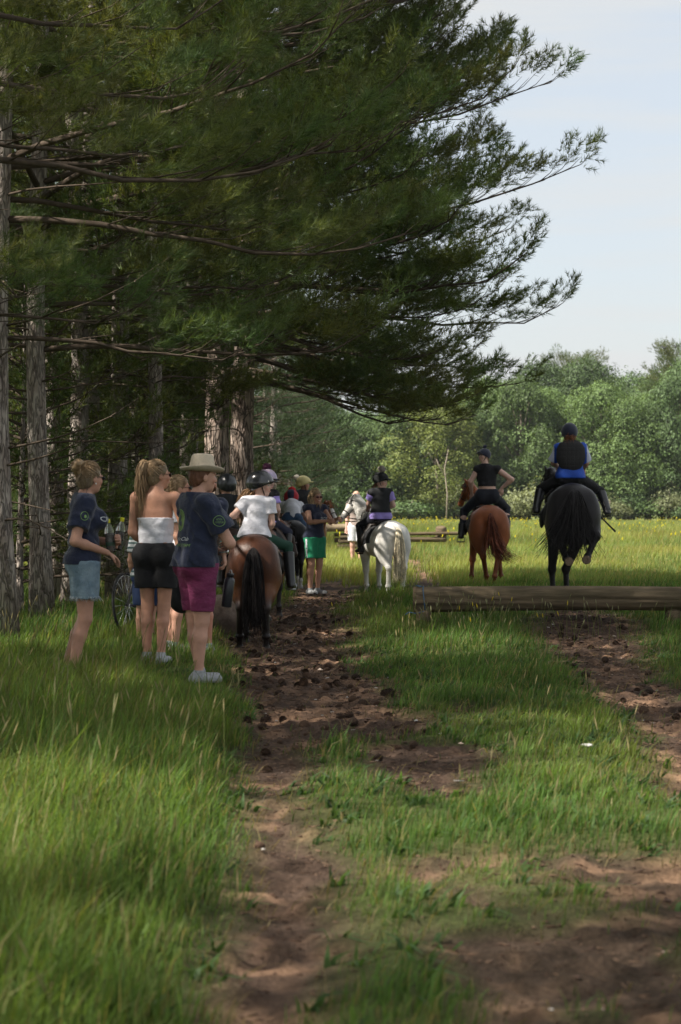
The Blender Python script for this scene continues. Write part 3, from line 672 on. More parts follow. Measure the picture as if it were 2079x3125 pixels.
# ---------------------------------------------------------------- grass
def blades(name, x, y, h, w, colr, m, lean=.35, seg=2, label=None, cat='grass', z=None, winddir=(0.4, -0.2)):
    n = len(x); r = np.random.default_rng(len(x)); a = r.random(n)*2*np.pi
    z = hgt(x, y) if z is None else z
    la = r.normal(size=n)*.5*lean+lean*.6; ld = r.random(n)*2*np.pi
    dx = np.cos(ld)*la+winddir[0]*lean; dy = np.sin(ld)*la+winddir[1]*lean
    wx = np.cos(a)*w/2; wy = np.sin(a)*w/2
    lv = []
    for t, k in ((0, 1.0), (.55, .8)):
        cx = x+dx*h*t**2; cy = y+dy*h*t**2; cz = z-.02+h*t
        lv += [np.stack([cx-wx*k, cy-wy*k, cz], -1), np.stack([cx+wx*k, cy+wy*k, cz], -1)]
    lv.append(np.stack([x+dx*h, y+dy*h, z-.02+h*(1-.25*(dx**2+dy**2)).clip(.4, 1)], -1))
    V = np.stack(lv, 1).reshape(-1, 3); b = np.arange(n)*5
    Q = np.stack([b, b+1, b+3, b+2], -1); T = np.stack([b+2, b+3, b+4], -1)
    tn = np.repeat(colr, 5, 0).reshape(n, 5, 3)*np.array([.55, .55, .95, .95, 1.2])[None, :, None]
    o = meshobj(name, V, T, m, quads=Q, tint=tn.reshape(-1, 3), smooth=False); tag(o, label, cat, kind='stuff'); return o
leafm = mat('grass_blade', (0, 0, 0), .55, attr=True, spec=.25, trans=(.48, (1.35, 1.3, .55)))
def scatter(y0, y1, dens, margin, halfmin=0):
    """points over the view wedge between depths plus a margin each side"""
    A = lambda y: .3465*y+2*margin
    n = int(dens*(A(y0)+A(y1))/2*(y1-y0)); u = rng.random(n*2)*(y1-y0)+y0; u = u[rng.random(n*2) < A(u)/A(y1)][:n]
    x = (rng.random(len(u))-.5)*A(u); return x, u
def grasscol(x, y, n):
    g = fbm(x, y, .5, 3, 40); k = rng.random(n)
    c = np.array([.076, .142, .036])[None]*(.5+1.0*rng.random((n, 1)))+np.array([.075, .060, .012])[None]*(np.clip(g-.40, 0, 1)*2.4)[:, None]
    c = c*(.7+.7*fbm(x, y, 2.2, 3, 44))[:, None]
    st = k < .13; c[st] = np.array([.24, .21, .10])*(.6+.7*rng.random((st.sum(), 1))); return c
bx, by = [], []
for (y0, y1, d, mg) in ((3.2, 9, 3000, 1.1), (9, 18, 2300, 1.6), (18, 34, 1050, 2.0)):
    x, y = scatter(y0, y1, d, mg); bx.append(x); by.append(y)
x = np.concatenate(bx); y = np.concatenate(by)
D = dirt(x, y); keep = rng.random(len(x)) > np.clip(D*1.25-.12, 0, .985); x, y, D = x[keep], y[keep], D[keep]
left = np.clip((-.35-x-.0*y)/.5, 0, 1)*np.clip(1-(y-12.5)/6, .42, 1)
feet = np.exp(-((x+1.08)/.38)**2-((y-14.6)/1.1)**2)+np.exp(-((x+1.35)/.35)**2-((y-16.3)/1.0)**2)
pat = fbm(x, y, 1.2, 3, 50); tuft = fbm(x, y, 4.5, 2, 55); hh = (.080+.15*left+.06*np.clip(pat-.45, 0, 1)*4)*(.45+.9*rng.random(len(x)))*(.55+1.0*tuft)*(1+.5*(rng.random(len(x)) < .03))*(1-.55*D)*np.clip(.75+(y-8)*.02, .7, 1.25)*(1-.72*np.clip(feet, 0, 1))
thin = rng.random(len(x)) < (.55+.45*left+.6*(pat-.45)).clip(.35, 1); x, y, hh, D, left = x[thin], y[thin], hh[thin], D[thin], left[thin]
c = grasscol(x, y, len(x)); c = c*(1-.25*D[:, None])
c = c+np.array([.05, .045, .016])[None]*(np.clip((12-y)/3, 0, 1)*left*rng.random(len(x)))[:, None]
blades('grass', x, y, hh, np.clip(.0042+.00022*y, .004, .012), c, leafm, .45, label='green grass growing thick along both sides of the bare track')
xw, yw = scatter(4, 20, 16, .4); k = dirt(xw, yw) < .75; xw, yw = np.repeat(xw[k], 7), np.repeat(yw[k], 7); n = len(xw)
blades('weeds', xw+.02*rng.normal(size=n), yw+.02*rng.normal(size=n), .045+.06*rng.random(n), .014+.010*rng.random(n), np.array([.055, .105, .035])[None]*(.7+.7*rng.random((n, 1))), leafm, 1.3, label='broad leaved weeds dotted among the track-side grass', cat='weeds')
xw, yw = scatter(4, 24, 120, .4); k = rng.random(len(xw)) < .15+.85*(dirt(xw, yw) > .25)*(dirt(xw, yw) < .9); xw, yw = xw[k], yw[k]; n = len(xw)
blades('dead_grass', xw, yw, .05+.09*rng.random(n), .0035+.0001*yw, np.array([.20, .16, .085])[None]*(.5+.9*rng.random((n, 1))), leafm, 1.5, label='dry straw-coloured blades fallen along the edges of the track')
# meadow
x, y = scatter(34, 60, 300, 3); x2, y2 = scatter(60, 110, 85, 6); x3, y3 = scatter(110, 186, 34, 8)
x = np.concatenate([x, x2, x3]); y = np.concatenate([y, y2, y3]); D = dirt(x, y); k = rng.random(len(x)) > D*1.1; x, y = x[k], y[k]
g = fbm(x, y*.5, .22, 3, 60); hh = (.11+.39*np.clip((y-36)/60, 0, 1)*1+.12*g)*(.5+.8*rng.random(len(x)))
c = np.array([.165, .225, .072])[None]*(.7+.6*rng.random((len(x), 1)))*(.62+.76*fbm(x, y*.35, .5, 3, 66))[:, None]+np.array([.10, .06, .015])[None]*(np.clip(g-.38, 0, 1)*2.2)[:, None]
s_ = rng.random(len(x)) < .15; c[s_] = np.array([.34, .28, .12])*(.6+.6*rng.random((s_.sum(), 1)))
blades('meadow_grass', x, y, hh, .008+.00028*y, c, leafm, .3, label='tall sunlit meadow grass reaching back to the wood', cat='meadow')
# seed heads on stalks
def stalks(name, x, y, h, hc, label, head=(.05, .006), hw=None):
    n = len(x); z = hgt(x, y); r = np.random.default_rng(n); la = r.random(n)*6.28; d = np.stack([np.cos(la), np.sin(la)], 1)*(.12+.25*r.random(n))[:, None]
    t = np.array([0, .5, 1.]); P = np.stack([np.stack([x+d[:, 0]*h*k**2, y+d[:, 1]*h*k**2, z+h*k], -1) for k in t], 1)
    rr = (.0010+.00009*y)[:, None]*np.array([1, .8, .7])[None]; V, T, Q = tubes(P, rr, 3, cap=False)
    tint = np.tile(np.array([.15, .17, .06]), (len(V), 1))
    top = P[:, 2]; dr = unit_rows(P[:, 2]-P[:, 1]); Hh = np.stack([top-dr*head[0]*.2, top+dr*head[0]*.4, top+dr*head[0]], 1)
    hr = np.ones((n, 1))*np.array([.4, 1, .3])[None]*(head[1]+.00012*y)[:, None]; V2, T2, Q2 = tubes(Hh, hr, 4, cap=False)
    V = np.concatenate([V, V2]); Q = np.concatenate([Q, Q2+len(tint)]); tint = np.concatenate([tint, np.repeat(hc, 12, 0)])
    o = meshobj(name, V, None, leafm, quads=Q, tint=tint); tag(o, label, 'grass', kind='stuff')
def unit_rows(a): return a/(np.linalg.norm(a, axis=1, keepdims=True)+1e-9)
xa, ya = scatter(4, 30, 7, .6); k = (dirt(xa, ya) < .3) & ((xa < -.4) | (rng.random(len(xa)) < .6)); xa, ya = xa[k], ya[k]
hc = np.array([.36, .31, .17])*(.6+.6*rng.random((len(xa), 1)))
stalks('seeding_grass', xa, ya, np.where(xa < -.4, .34, .20)*(.7+.5*rng.random(len(xa))), hc, 'pale seed heads of grass standing above the verge', (.055, .0022))
xb, yb = rng.uniform(-2.3, -.5, 70), rng.uniform(7.5, 11.5, 70)
stalks('tall_seeding_grass', xb, yb, .24+.26*rng.random(70), np.array([.30, .28, .16])*(.7+.5*rng.random((70, 1))), 'tall pale flowering stalks catching the sun on the left verge', (.075, .0014))
xa = rng.normal(gx(1500, 22.), .85, 110); ya = rng.normal(21.5, .7, 110)
stalks('flowering_grass', xa, ya, .14+.24*rng.random(110), np.where(rng.random((110, 1)) < .15, [[.60, .50, .04]], [[.26, .26, .16]]), 'tall seeding grass with small yellow flowers before the log', (.045, .003))
xa, ya = scatter(50, 184, .8, 3); n = len(xa); hy = rng.random(n) < .5*np.clip(fbm(xa, ya, .09, 2, 70)-.42, 0, 1)*4
stalks('ragwort', xa[hy], ya[hy], .5+.35*rng.random(hy.sum()), np.array([.62, .56, .04])*(.7+.5*rng.random((hy.sum(), 1))), 'yellow ragwort flowers dotted through the far meadow', (.07, .012))
# litter of needles, chips and pebbles on the soil
n = 9000; xl, yl = scatter(4.5, 30, 260, .3); k = rng.random(len(xl)) < dirt(xl, yl)**1.5; xl, yl = xl[k], yl[k]; zl = hgt(xl, yl); n = len(xl)
a = rng.random(n)*6.28; L = (.015+.045*rng.random(n)**2)*np.clip(yl/10, .6, 1); d = np.stack([np.cos(a), np.sin(a), .1*rng.normal(size=n)], 1)*L[:, None]/2; p = np.stack([xl, yl, zl+.006], 1)
V, T, Q = tubes(np.stack([p-d, p+d], 1), (.0012+.0022*rng.random(n)+.00006*yl)[:, None]*np.ones((1, 2)), 3)
lc = np.where(rng.random((n, 1)) < .62, [[.07, .04, .026]], [[.15, .095, .062]]); lc = np.where(rng.random((n, 1)) < .008, [[.5, .47, .43]], lc)
tag(meshobj('litter', V, T, mat('litter', (0, 0, 0), .9, attr=True), quads=Q, tint=np.repeat(lc, 6, 0)), 'dry needles, twigs and pale chips lying on the bare soil', 'litter', kind='stuff')
xg, yg = scatter(4.5, 32, 60, .3); k = rng.random(len(xg)) < dirt(xg, yg)**2; xg, yg = xg[k], yg[k]; n = len(xg)
ico = np.array([[0, 0, 1], [.9, 0, .3], [.3, .86, .3], [-.72, .5, .3], [-.72, -.5, .3], [.3, -.86, .3], [0, 0, -.6]])
it = np.array([[0, 1, 2], [0, 2, 3], [0, 3, 4], [0, 4, 5], [0, 5, 1], [6, 2, 1], [6, 3, 2], [6, 4, 3], [6, 5, 4], [6, 1, 5]])
sz = (.005+.020*rng.random(n)**4)*np.clip(yg/12, .6, 1.5); V = ico[None]*np.array([1, 1, .55])*sz[:, None, None]*(1+.18*rng.normal(size=(n, 7, 3)))+np.stack([xg, yg, hgt(xg, yg)+sz*.2], 1)[:, None]
T = (it[None]+np.arange(n)[:, None, None]*7).reshape(-1, 3)
gc = np.where(rng.random((n, 1)) < .985, [[.06, .036, .026]], [[.34, .27, .22]])
tag(meshobj('soil_clods', V.reshape(-1, 3), T, mat('litter', (0, 0, 0), .9, attr=True), tint=np.repeat(gc, 7, 0), smooth=False), 'dark crumbs of churned soil scattered over the track', 'soil', kind='stuff')

# pine cones: one modelled, the rest copied
def cone_mesh():
    V = []; T = []; k = 0; n = 46
    for i in range(n):
        t = i/n; a = i*2.4; r = .022*math.sin(math.pi*(.12+.86*t))**.8; z = -.028+.060*t; c, s = math.cos(a), math.sin(a); o = .013*(1-.5*t)
        V += [(c*r*.4-s*.007, s*r*.4+c*.007, z-.003), (c*r*.4+s*.007, s*r*.4-c*.007, z-.003), (c*(r+o*.5)+s*.008, s*(r+o*.5)-c*.008, z+.005), (c*(r+o), s*(r+o), z+.012), (c*(r+o*.5)-s*.008, s*(r+o*.5)+c*.008, z+.005)]
        T += [(k, k+1, k+2), (k, k+2, k+4), (k+4, k+2, k+3)]; k += 5
    V = np.array(V); T = np.array(T); Vc, Tc, Qc = tubes(np.array([[0, 0, -.03], [0, 0, 0], [0, 0, .035]]), np.array([.010, .020, .006]), 8)
    V = np.concatenate([V, Vc]); return V[:, [2, 0, 1]], np.concatenate([T, Tc+k]), Qc+k
V, T, Q = cone_mesh(); cm = mat('cone_scale', (.055, .032, .020), .85, nscale=40, namt=.3, objrand=.25)
c0 = None; spots = []
rc = np.random.default_rng(11)
while len(spots) < 230:
    yy = 7+18*rc.random()**.55; xx = (rc.random()-.5)*.36*yy
    if dirt(np.array([xx]), np.array([yy]))[0] > .75 and (xx < .9 or rc.random() < .3): spots.append((xx, yy))
for xx, yy in spots:
    if c0 is None: c0 = meshobj('pine_cone', V, T, cm, quads=Q, smooth=False); o = c0
    else: o = c0.copy(); col.objects.link(o)
    sc = .5+.45*rc.random()+.25*(yy > 12); o.location = (xx, yy, H1(xx, yy)+.016*sc); o.rotation_euler = (rc.random()*.8-.4, rc.random()*.8-.4, rc.random()*6.28); o.scale = (sc,)*3
    tag(o, 'dark open pine cone lying on the bare soil track', 'pine cone', 'pine cones scattered on the track')

# ---------------------------------------------------------------- pines
def spray_templates(nv=5, main=.50, nl=.115, nw=.0105, nm=46, ns=26, side=4):
    out = []
    for v in range(nv):
        r = np.random.default_rng(100+v); sh = [((0, 0, 0), (1, 0, .12), main, nm)]
        for i in range(side):
            t = .15+.7*i/side+.05*r.random(); sg = 1 if i % 2 else -1
            sh.append(((main*t, 0, main*t*.12), unit((1, sg*(.8+.3*r.random()), .35*r.random())), main*(.62-.35*t)+.06, ns))
        Ns = []; W = []
        for b, d, L, n in sh:
            b = V3(b); d = unit(d); t = .42+.62*r.random(n)**.75; p = b+d*L*t[:, None]
            q = r.normal(size=(n, 3)); q -= (q@d)[:, None]*d; q /= np.linalg.norm(q, axis=1, keepdims=True); sp = .30+.75*r.random((n, 1))*(1.25-.6*t[:, None])
            nd = d*np.cos(sp*1.2)+q*np.sin(sp*1.2)+np.array([0, 0, .12]); nd /= np.linalg.norm(nd, axis=1, keepdims=True)
            wd = np.cross(nd, r.normal(size=(n, 3))); wd /= np.linalg.norm(wd, axis=1, keepdims=True)
            ll = nl*(.75+.4*r.random((n, 1))); Ns.append(np.stack([p-wd*nw/2, p+wd*nw/2, p+nd*ll], 1)); W.append(np.stack([b, b+d*L], 0))
        out.append((np.concatenate(Ns), np.array(W)))
    return out
SPR = spray_templates(); SPRn = spray_templates(5, .42, .12, .0042, 80, 50, 4); SPRf = spray_templates(4, .55, .14, .014, 22, 12, 4)
bark = mat('pine_bark', (.45, .40, .36), .95, nscale=9, namt=.35, bump=1., bscale=16, stretch=(1, 1, .22), col2=(.27, .22, .19), spec=.1, crack=22)
bark_big = mat('old_pine_bark', (.42, .34, .29), .95, nscale=9, namt=.35, bump=1., bscale=16, stretch=(1, 1, .22), col2=(.24, .18, .145), spec=.1, crack=16, crackd=.25)
limbm = mat('limb_bark', (.080, .062, .048), .95, nscale=9, namt=.3, spec=.1)
needle = mat('pine_needles', (.068, .122, .042), .5, spec=.3, island=.25, trans=(.42, (1.35, 1.2, .45)), nscale=.55, namt=.3, col2=(.108, .118, .038))
def pine(height, z0, Lmax, nb, spd=3.2, tr=.17, seed=0, spr=SPR, dead=14, prof=.75, fol0=.25, bend=.0, az=None, rise=.12, dz0=.7, sc=1., droop=0., fringe=1., zmin=.1):
    r = np.random.default_rng(seed); wood = MB(); limb = MB(); zz = np.linspace(-.1, height, 14)
    cx = bend*np.sin(zz/height*2.2)+.04*np.sin(zz*.9+seed); cy = .05*np.sin(zz*.7+seed*2)
    rad = tr*(1-(np.clip(zz, 0, None)/height)**1.15*.88)*(1+.35*np.exp(-np.clip(zz, 0, None)*3))
    wood.tube(np.stack([cx, cy, zz], 1), rad, 14)
    C = lambda z: V3((np.interp(z, zz, cx), np.interp(z, zz, cy), z)); P = []; Dv = []; S = []
    paths = []; rads = []; sub = []; subr = []
    for i in range(nb):
        u = (i+.5)/nb; z = z0+(height-.6-z0)*u**1.0+r.normal()*.12; a = i*2.39996+r.normal()*.3
        if az is not None and r.random() < az[2]: a = az[0]+r.normal()*az[1]
        env = (1-u)**prof*(.72+.28*min(1, u*6)); L = Lmax*env*(.58+.58*r.random())+.5
        d = V3((math.cos(a), math.sin(a), 0)); t = np.linspace(0, 1, 9); up = rise+.45*u+r.normal()*.05; cur = r.normal()*.12; pr = V3((-d[1], d[0], 0))
        pts = C(z)+d*(L*t)[:, None]+pr*(L*cur*t**2)[:, None]+V3((0, 0, 1))*(L*((up-droop*(1-u)**4)*t-.34*(1-u)*t**2+.26*t**4))[:, None]+r.normal(size=(9, 3))*.02*L*t[:, None]*.5
        if pts[:, 2].min() < zmin: continue
        paths.append(pts); rads.append((.014+.006*L)*(1-.85*t))
        m = max(3, int(L*spd))
        for j in range(m):
            tt = fol0+(1-fol0)*(j+r.random())/m; p = np.array([np.interp(tt, t, pts[:, k]) for k in range(3)])
            q = np.array([np.interp(min(tt+.06, 1.02), t, pts[:, k]) for k in range(3)]); dd = unit(q-p+1e-6) if tt < .98 else unit(pts[-1]-pts[-2])
            sg = 1 if r.random() < .5 else -1; ang = sg*(.5+.5*r.random())*(1-.5*tt); ca, sa = math.cos(ang), math.sin(ang)
            sdv = unit(V3((dd[0]*ca-dd[1]*sa, dd[0]*sa+dd[1]*ca, dd[2]+.10+.25*r.random()+r.normal()*.08))); sl_ = (.30+.33*L*(1-tt)*r.random()+.12*L*(1-tt))*fringe
            e = p+sdv*sl_+V3((0, 0, .10*sl_)); sub.append(np.stack([p, p+sdv*sl_*.5+V3((0, 0, -.02)), e])); subr.append([.009, .006, .003])
            ns = max(1, int(sl_/.22))
            for w in range(ns):
                f = 1-w/ns*.75; P.append(p+(e-p)*f-sdv*.12); tw = (r.random()-.5)*1.3 if w else 0
                Dv.append(unit(V3((sdv[0]*math.cos(tw)-sdv[1]*math.sin(tw), sdv[0]*math.sin(tw)+sdv[1]*math.cos(tw), sdv[2]+.15+.2*r.random())))); S.append(.75+.4*r.random())
        P.append(pts[-1]-unit(pts[-1]-pts[-2])*.2); Dv.append(unit(pts[-1]-pts[-2]+V3((0, 0, .05)))); S.append(1.1)
    V, T, Q = tubes(np.array(paths), np.array(rads), 5); limb.add(V, T, Q)
    V, T, Q = tubes(np.array(sub), np.array(subr), 3); limb.add(V, T, Q)
    dp = []; dr = []
    for i in range(dead):
        z = dz0+(z0+1.6-dz0)*r.random(); a = r.random()*6.28; L = .4+1.5*r.random(); t = np.linspace(0, 1, 6); d = V3((math.cos(a), math.sin(a), 0)); pr = V3((-d[1], d[0], 0))
        pts = C(z)+d*(L*t)[:, None]+V3((0, 0, 1))*(L*(.15*t-.5*t**2*r.random()+.2*t**3))[:, None]+pr*(L*.25*(r.random()-.5)*t**2)[:, None]
        dp.append(pts); dr.append(.014*(1-.8*t))
        for k in range(3):
            b = pts[2+k]; e = b+(d*.5+pr*(.8 if k % 2 else -.8)+V3((0, 0, -.2+.5*r.random())))*.35*r.random(); dp.append(np.linspace(b, e, 6)); dr.append(.006*(1-.7*t))
    if dp: V, T, Q = tubes(np.array(dp), np.array(dr), 4); limb.add(V, T, Q)
    P = np.array(P); kz = P[:, 2] > zmin; P = P[kz]; Dv = np.array(Dv)[kz]; S = np.array(S)[kz]*sc; vi = r.integers(0, len(spr), len(P)); chunks = []
    up = np.array([0, 0, 1.])+r.normal(size=(len(P), 3))*.35; sy = np.cross(up, Dv); sy /= np.linalg.norm(sy, axis=1, keepdims=True); sz = np.cross(Dv, sy)
    Bm = np.stack([Dv, sy, sz], 1)*S[:, None, None]
    for v in range(len(spr)):
        k = np.where(vi == v)[0]
        if len(k): chunks.append((np.einsum('nvi,kij->knvj', spr[v][0], Bm[k])+P[k][:, None, None]).reshape(-1, 3))
    Vn = np.concatenate(chunks).astype(np.float32); Tn = np.arange(len(Vn)).reshape(-1, 3)
    return wood, limb, Vn, Tn
def make_pine(name, args, m=needle, tb=None):
    w, l_, V, T = pine(**args); root = empty(name); w.build('trunk', tb or bark, root); l_.build('limbs', limbm, root); c = meshobj('crown', V, T, m, root, smooth=False); return root
def place(root, x, y, rz, label, group=None, sc=1., first=[]):
    if root.name in first: o = copyobj(root)
    else: first.append(root.name); o = root
    o.location = (x, y, H1(x, y)-.03); o.rotation_euler = (0, 0, rz); o.scale = (sc,)*3; tag(o, label, 'pine tree', group); return o
# edge pines with long low limbs over the track (azimuth 0 = towards +X)
E1 = make_pine('pine_tree', dict(height=16.5, z0=3.2, Lmax=4.75, nb=100, spd=4.8, zmin=2.55, tr=.21, seed=3, prof=.55, az=(.1, .85, 1.), dead=10, dz0=2.4, droop=.2), tb=bark_big)
E2 = make_pine('pine_tree', dict(height=15.5, z0=3.3, Lmax=4.4, nb=74, spd=3.6, tr=.124, seed=8, prof=.5, az=(0, .8, .4), dead=18, zmin=2.9, dz0=1.0))
E3 = make_pine('pine_tree', dict(height=14.5, z0=3.0, Lmax=4.0, nb=66, spd=3.4, tr=.116, droop=.1, seed=15, spr=SPRn, prof=.5, az=(0, .8, .4), dead=16, sc=1., zmin=2.7, dz0=1.))
E4 = make_pine('pine_tree', dict(height=14.5, z0=3.3, Lmax=2.5, nb=46, spd=3.0, tr=.145, seed=61, prof=.5, dead=26))
Bt = make_pine('pine_tree', dict(height=13.5, z0=1.9, Lmax=2.5, nb=32, spd=2.6, tr=.125, seed=21, prof=.45, dead=34, fol0=.35))
Bt2 = make_pine('pine_tree', dict(height=12.5, z0=4.0, Lmax=2.6, nb=28, spd=2.4, tr=.115, seed=29, prof=.45, dead=30, fol0=.35, bend=.25))
Yg = make_pine('young_pine', dict(height=4.6, z0=.35, Lmax=1.7, nb=34, spd=3.2, tr=.05, seed=33, prof=.7, dead=4, fol0=.2))
Fr = make_pine('pine_tree', dict(height=13, z0=.9, Lmax=3.3, nb=72, spd=3.0, tr=.16, seed=41, spr=SPRf, prof=.6, dead=6), mat('dark_needles', (.040, .066, .026), .55, spec=.25, island=.25, nscale=.9, namt=.3, trans=(.2, (1.3, 1.25, .5))))
place(E1, gx(668, 30), 30, 0, 'thick pine trunk behind the straw hat with its left side sunlit', sc=1.)
place(E1, gx(748, 30.7), 30.7, .75, 'thick shaded pine trunk close behind the black riding helmets', sc=.96)
place(E2, -6.6, 11.0, .1, 'pine outside the frame shading the left verge', sc=.95)
place(E2, gx(118, 22.3), 22.3, .2, 'tall pale grey pine trunk standing left of the woman with the bun')
place(E4, gx(365, 26.4), 26.4, -.4, 'broad pine trunk rising between the woman with bottles and the ponytailed woman', sc=1.)
place(E3, gx(5, 19.6), 19.6, .3, 'leaning dark pine trunk cut by the left edge of the photo', sc=1.05)
place(E4, gx(470, 25), 25, 2.0, 'slim pale pine trunk above the blonde ponytail', sc=.75)
place(E3, -3.9, 14.6, .15, 'near pine outside the frame whose limbs hang over the top left corner', sc=1.)
place(E3, -6.2, .5, .8, 'pine beside the camera shading the front of the track', sc=1.)
place(E4, gx(232, 25.5), 25.5, 1.1, 'rough pine trunk right behind the blonde bun', sc=.95)
G1 = 'slender pines standing deep in the plantation'
rt = np.random.default_rng(5)
def blocks(X, Y): return abs((Y-30)-(X+1.9)*.405) < 2.0
for i, (px, Y, k) in enumerate(((160, 26, 1), (275, 27.5, 0), (205, 34, 1), (20, 31.5, 0), (330, 32.5, 1), (430, 32, 1), (520, 33, 1), (560, 31.5, 1), (20, 34, 0), (120, 36, 1), (-120, 24, 1), (400, 36, 0), (-200, 22, 1), (260, 34.5, 0), (585, 35, 1))):
    place((Bt, Bt2)[k], gx(px, Y), Y, rt.random()*6, 'slender grey pine in the shaded plantation behind the spectators', G1, .85+.3*rt.random())
G2 = 'pines of the plantation left of the frame'
for i in range(7):
    X = -6.5-9*rt.random(); Y = 11.5+27*rt.random()
    if blocks(X, Y): Y += 4.5
    place((Bt, Bt2)[i % 2], X, Y, rt.random()*6, 'pine of the dense plantation beyond the left edge', G2, .9+.3*rt.random())
for X, Y in ((-9.4, .2), (-8, -4), (-13, -2.5), (-9.2, 8.6), (-7.8, 12), (-11.5, 8.2), (-12, 11), (-10.5, 13.5)):
    place(Bt, X, Y, rt.random()*6, 'pine of the dense plantation beyond the left edge', G2, 1.05)
G3 = 'young pines growing between the trunks'
for px, Y in ((70, 23.6), (425, 27.4), (60, 25.5), (175, 33), (300, 33.5), (455, 32), (95, 33), (380, 34), (-60, 27), (230, 37), (500, 37), (10, 37), (330, 39), (120, 42), (-120, 33)):
    place(Yg, gx(px, Y), Y, rt.random()*6, 'bushy young pine filling the gap between plantation trunks', G3, .75+.4*rt.random())
G4 = 'dark pines at the far end of the plantation'
for X, Y in ((-3.2, 63), (-5.5, 66), (-8.5, 64), (-2.4, 70), (-6.5, 73), (-11, 70), (-3.6, 79), (-8, 82), (-2.8, 90), (-7, 94), (-13, 88), (-4, 103), (-10, 106), (-3, 116), (-9, 120), (-14, 100), (-12, 62), (-15, 67), (-17, 78), (-5, 130), (-12, 135), (-20, 90)):
    place(Fr, X, Y, rt.random()*6, 'dark green pine at the far end of the plantation', G4, .9+.25*rt.random())
for i in range(12):
    place(Fr, -11-7*rt.random(), 44+18*rt.random(), rt.random()*6, 'dark green pine at the far end of the plantation', G4, .85+.15*rt.random())

# broadleaf wood beyond the meadow
def oak(seed, h=14., rw=5.2, n=15000, zlow=.8, leaf=.22):
    r = np.random.default_rng(seed); nl = 46; L = []
    for i in range(nl):
        u = (i+.5)/nl; z = zlow+1.2+(h-zlow-2.6)*u; env = rw*(1-max(0, (u-.4)/.6)**2.0*.78)*(.55+.45*min(1, u*3)); a = i*2.4+r.normal()*.4
        q = env*(.55+.4*r.random()); L.append((q*math.cos(a), q*math.sin(a), z, (1.0+1.1*r.random())*rw/5.2))
    L.append((0, 0, h-1.8, 2.0)); L = np.array(L); wgt = L[:, 3]**2; k = r.choice(len(L), n, p=wgt/wgt.sum())
    d = r.normal(size=(n, 3)); d[:, 2] = d[:, 2]*.8+.35; d /= np.linalg.norm(d, axis=1, keepdims=True)
    bump = 1+.22*np.sin(d[:, 0]*7+k)+.18*np.sin(d[:, 1]*9+k*2)*np.sin(d[:, 2]*8+k)
    rad = L[k, 3]*bump*(1-.28*r.random(n)**2); p = L[k, :3]+d*rad[:, None]*np.array([1.05, 1.05, .72])
    nn = d+r.normal(size=(n, 3))*.38; nn[:, 2] += .25; nn /= np.linalg.norm(nn, axis=1, keepdims=True)
    u_ = np.cross(nn, r.normal(size=(n, 3))); u_ /= np.linalg.norm(u_, axis=1, keepdims=True); v_ = np.cross(nn, u_); s = leaf*(.5+.8*r.random((n, 1)))/2
    V = np.stack([p-u_*s, p+v_*s*.75, p+u_*s, p-v_*s*.75], 1).reshape(-1, 3); Q = np.arange(len(V)).reshape(-1, 4)
    w = MB(); w.tube([(0, 0, -.2), (.1, 0, h*.3), (0, .15, h*.55), (0, 0, h*.8)], [.34, .24, .17, .06], 8)
    for i in range(0, nl, 2):
        c = L[i]; b = V3((0, 0, max(1.2, c[2]*.62))); w.tube([b, (b+c[:3])/2+V3((0, 0, .3)), c[:3]], [.11, .07, .03], 5)
    return w, V, Q
obark = mat('oak_bark', (.14, .115, .09), .95, nscale=6, namt=.3, bump=.5, bscale=20, stretch=(1, 1, .3))
def leafmat(nm, c): return mat(nm, c, .55, spec=.25, island=.25, objrand=.13, trans=(.3, (1.3, 1.25, .5)), nscale=.35, namt=.22)
lm1 = leafmat('oak_leaves', (.108, .165, .056)); lm2 = leafmat('lime_leaves', (.165, .20, .055)); lm3 = leafmat('grey_leaves', (.16, .18, .088)); lm4 = leafmat('deep_leaves', (.082, .130, .050))
OT = {}
def oaktree(kind, m, nm, x, y, rz, sx, sz, label, group=None):
    key = (kind, m.name)
    if key not in OT:
        w, V, Q = oak(*kind); root = empty(nm); w.build('trunk', obark, root); meshobj('crown', V, None, m, root, quads=Q, smooth=False); OT[key] = root; o = root
    else: o = copyobj(OT[key])
    o.location = (x, y, -.1); o.rotation_euler = (0, 0, rz); o.scale = (sx, sx, sz); tag(o, label, 'tree', group)
K = [(1, 14., 5.2, 30000), (2, 14.5, 5.6, 32000), (3, 13., 4.8, 27000)]; KB = (7, 3.6, 2.2, 4200, .1, .22)
GO = 'broadleaf trees along the front of the far wood'; GB = 'broadleaf trees filling the back of the far wood'; LO = 'broadleaf tree of the far wood outside the frame or behind the pines'
front = [(1015, 0, .85), (1075, 1, .86), (1150, 2, .85), (1225, 0, .90), (1440, 2, .95), (1500, 1, .96), (1590, 0, .99), (1660, 1, 1.0), (1760, 2, 1.08), (1835, 1, 1.01), (1905, 0, .92), (1975, 1, 1.06), (2060, 2, 1.18), (2140, 0, 1.1), (2240, 1, 1.1), (2340, 2, 1.1), (2460, 0, 1.1), (940, 1, .9), (850, 0, .9), (750, 2, .95), (650, 1, .95)]
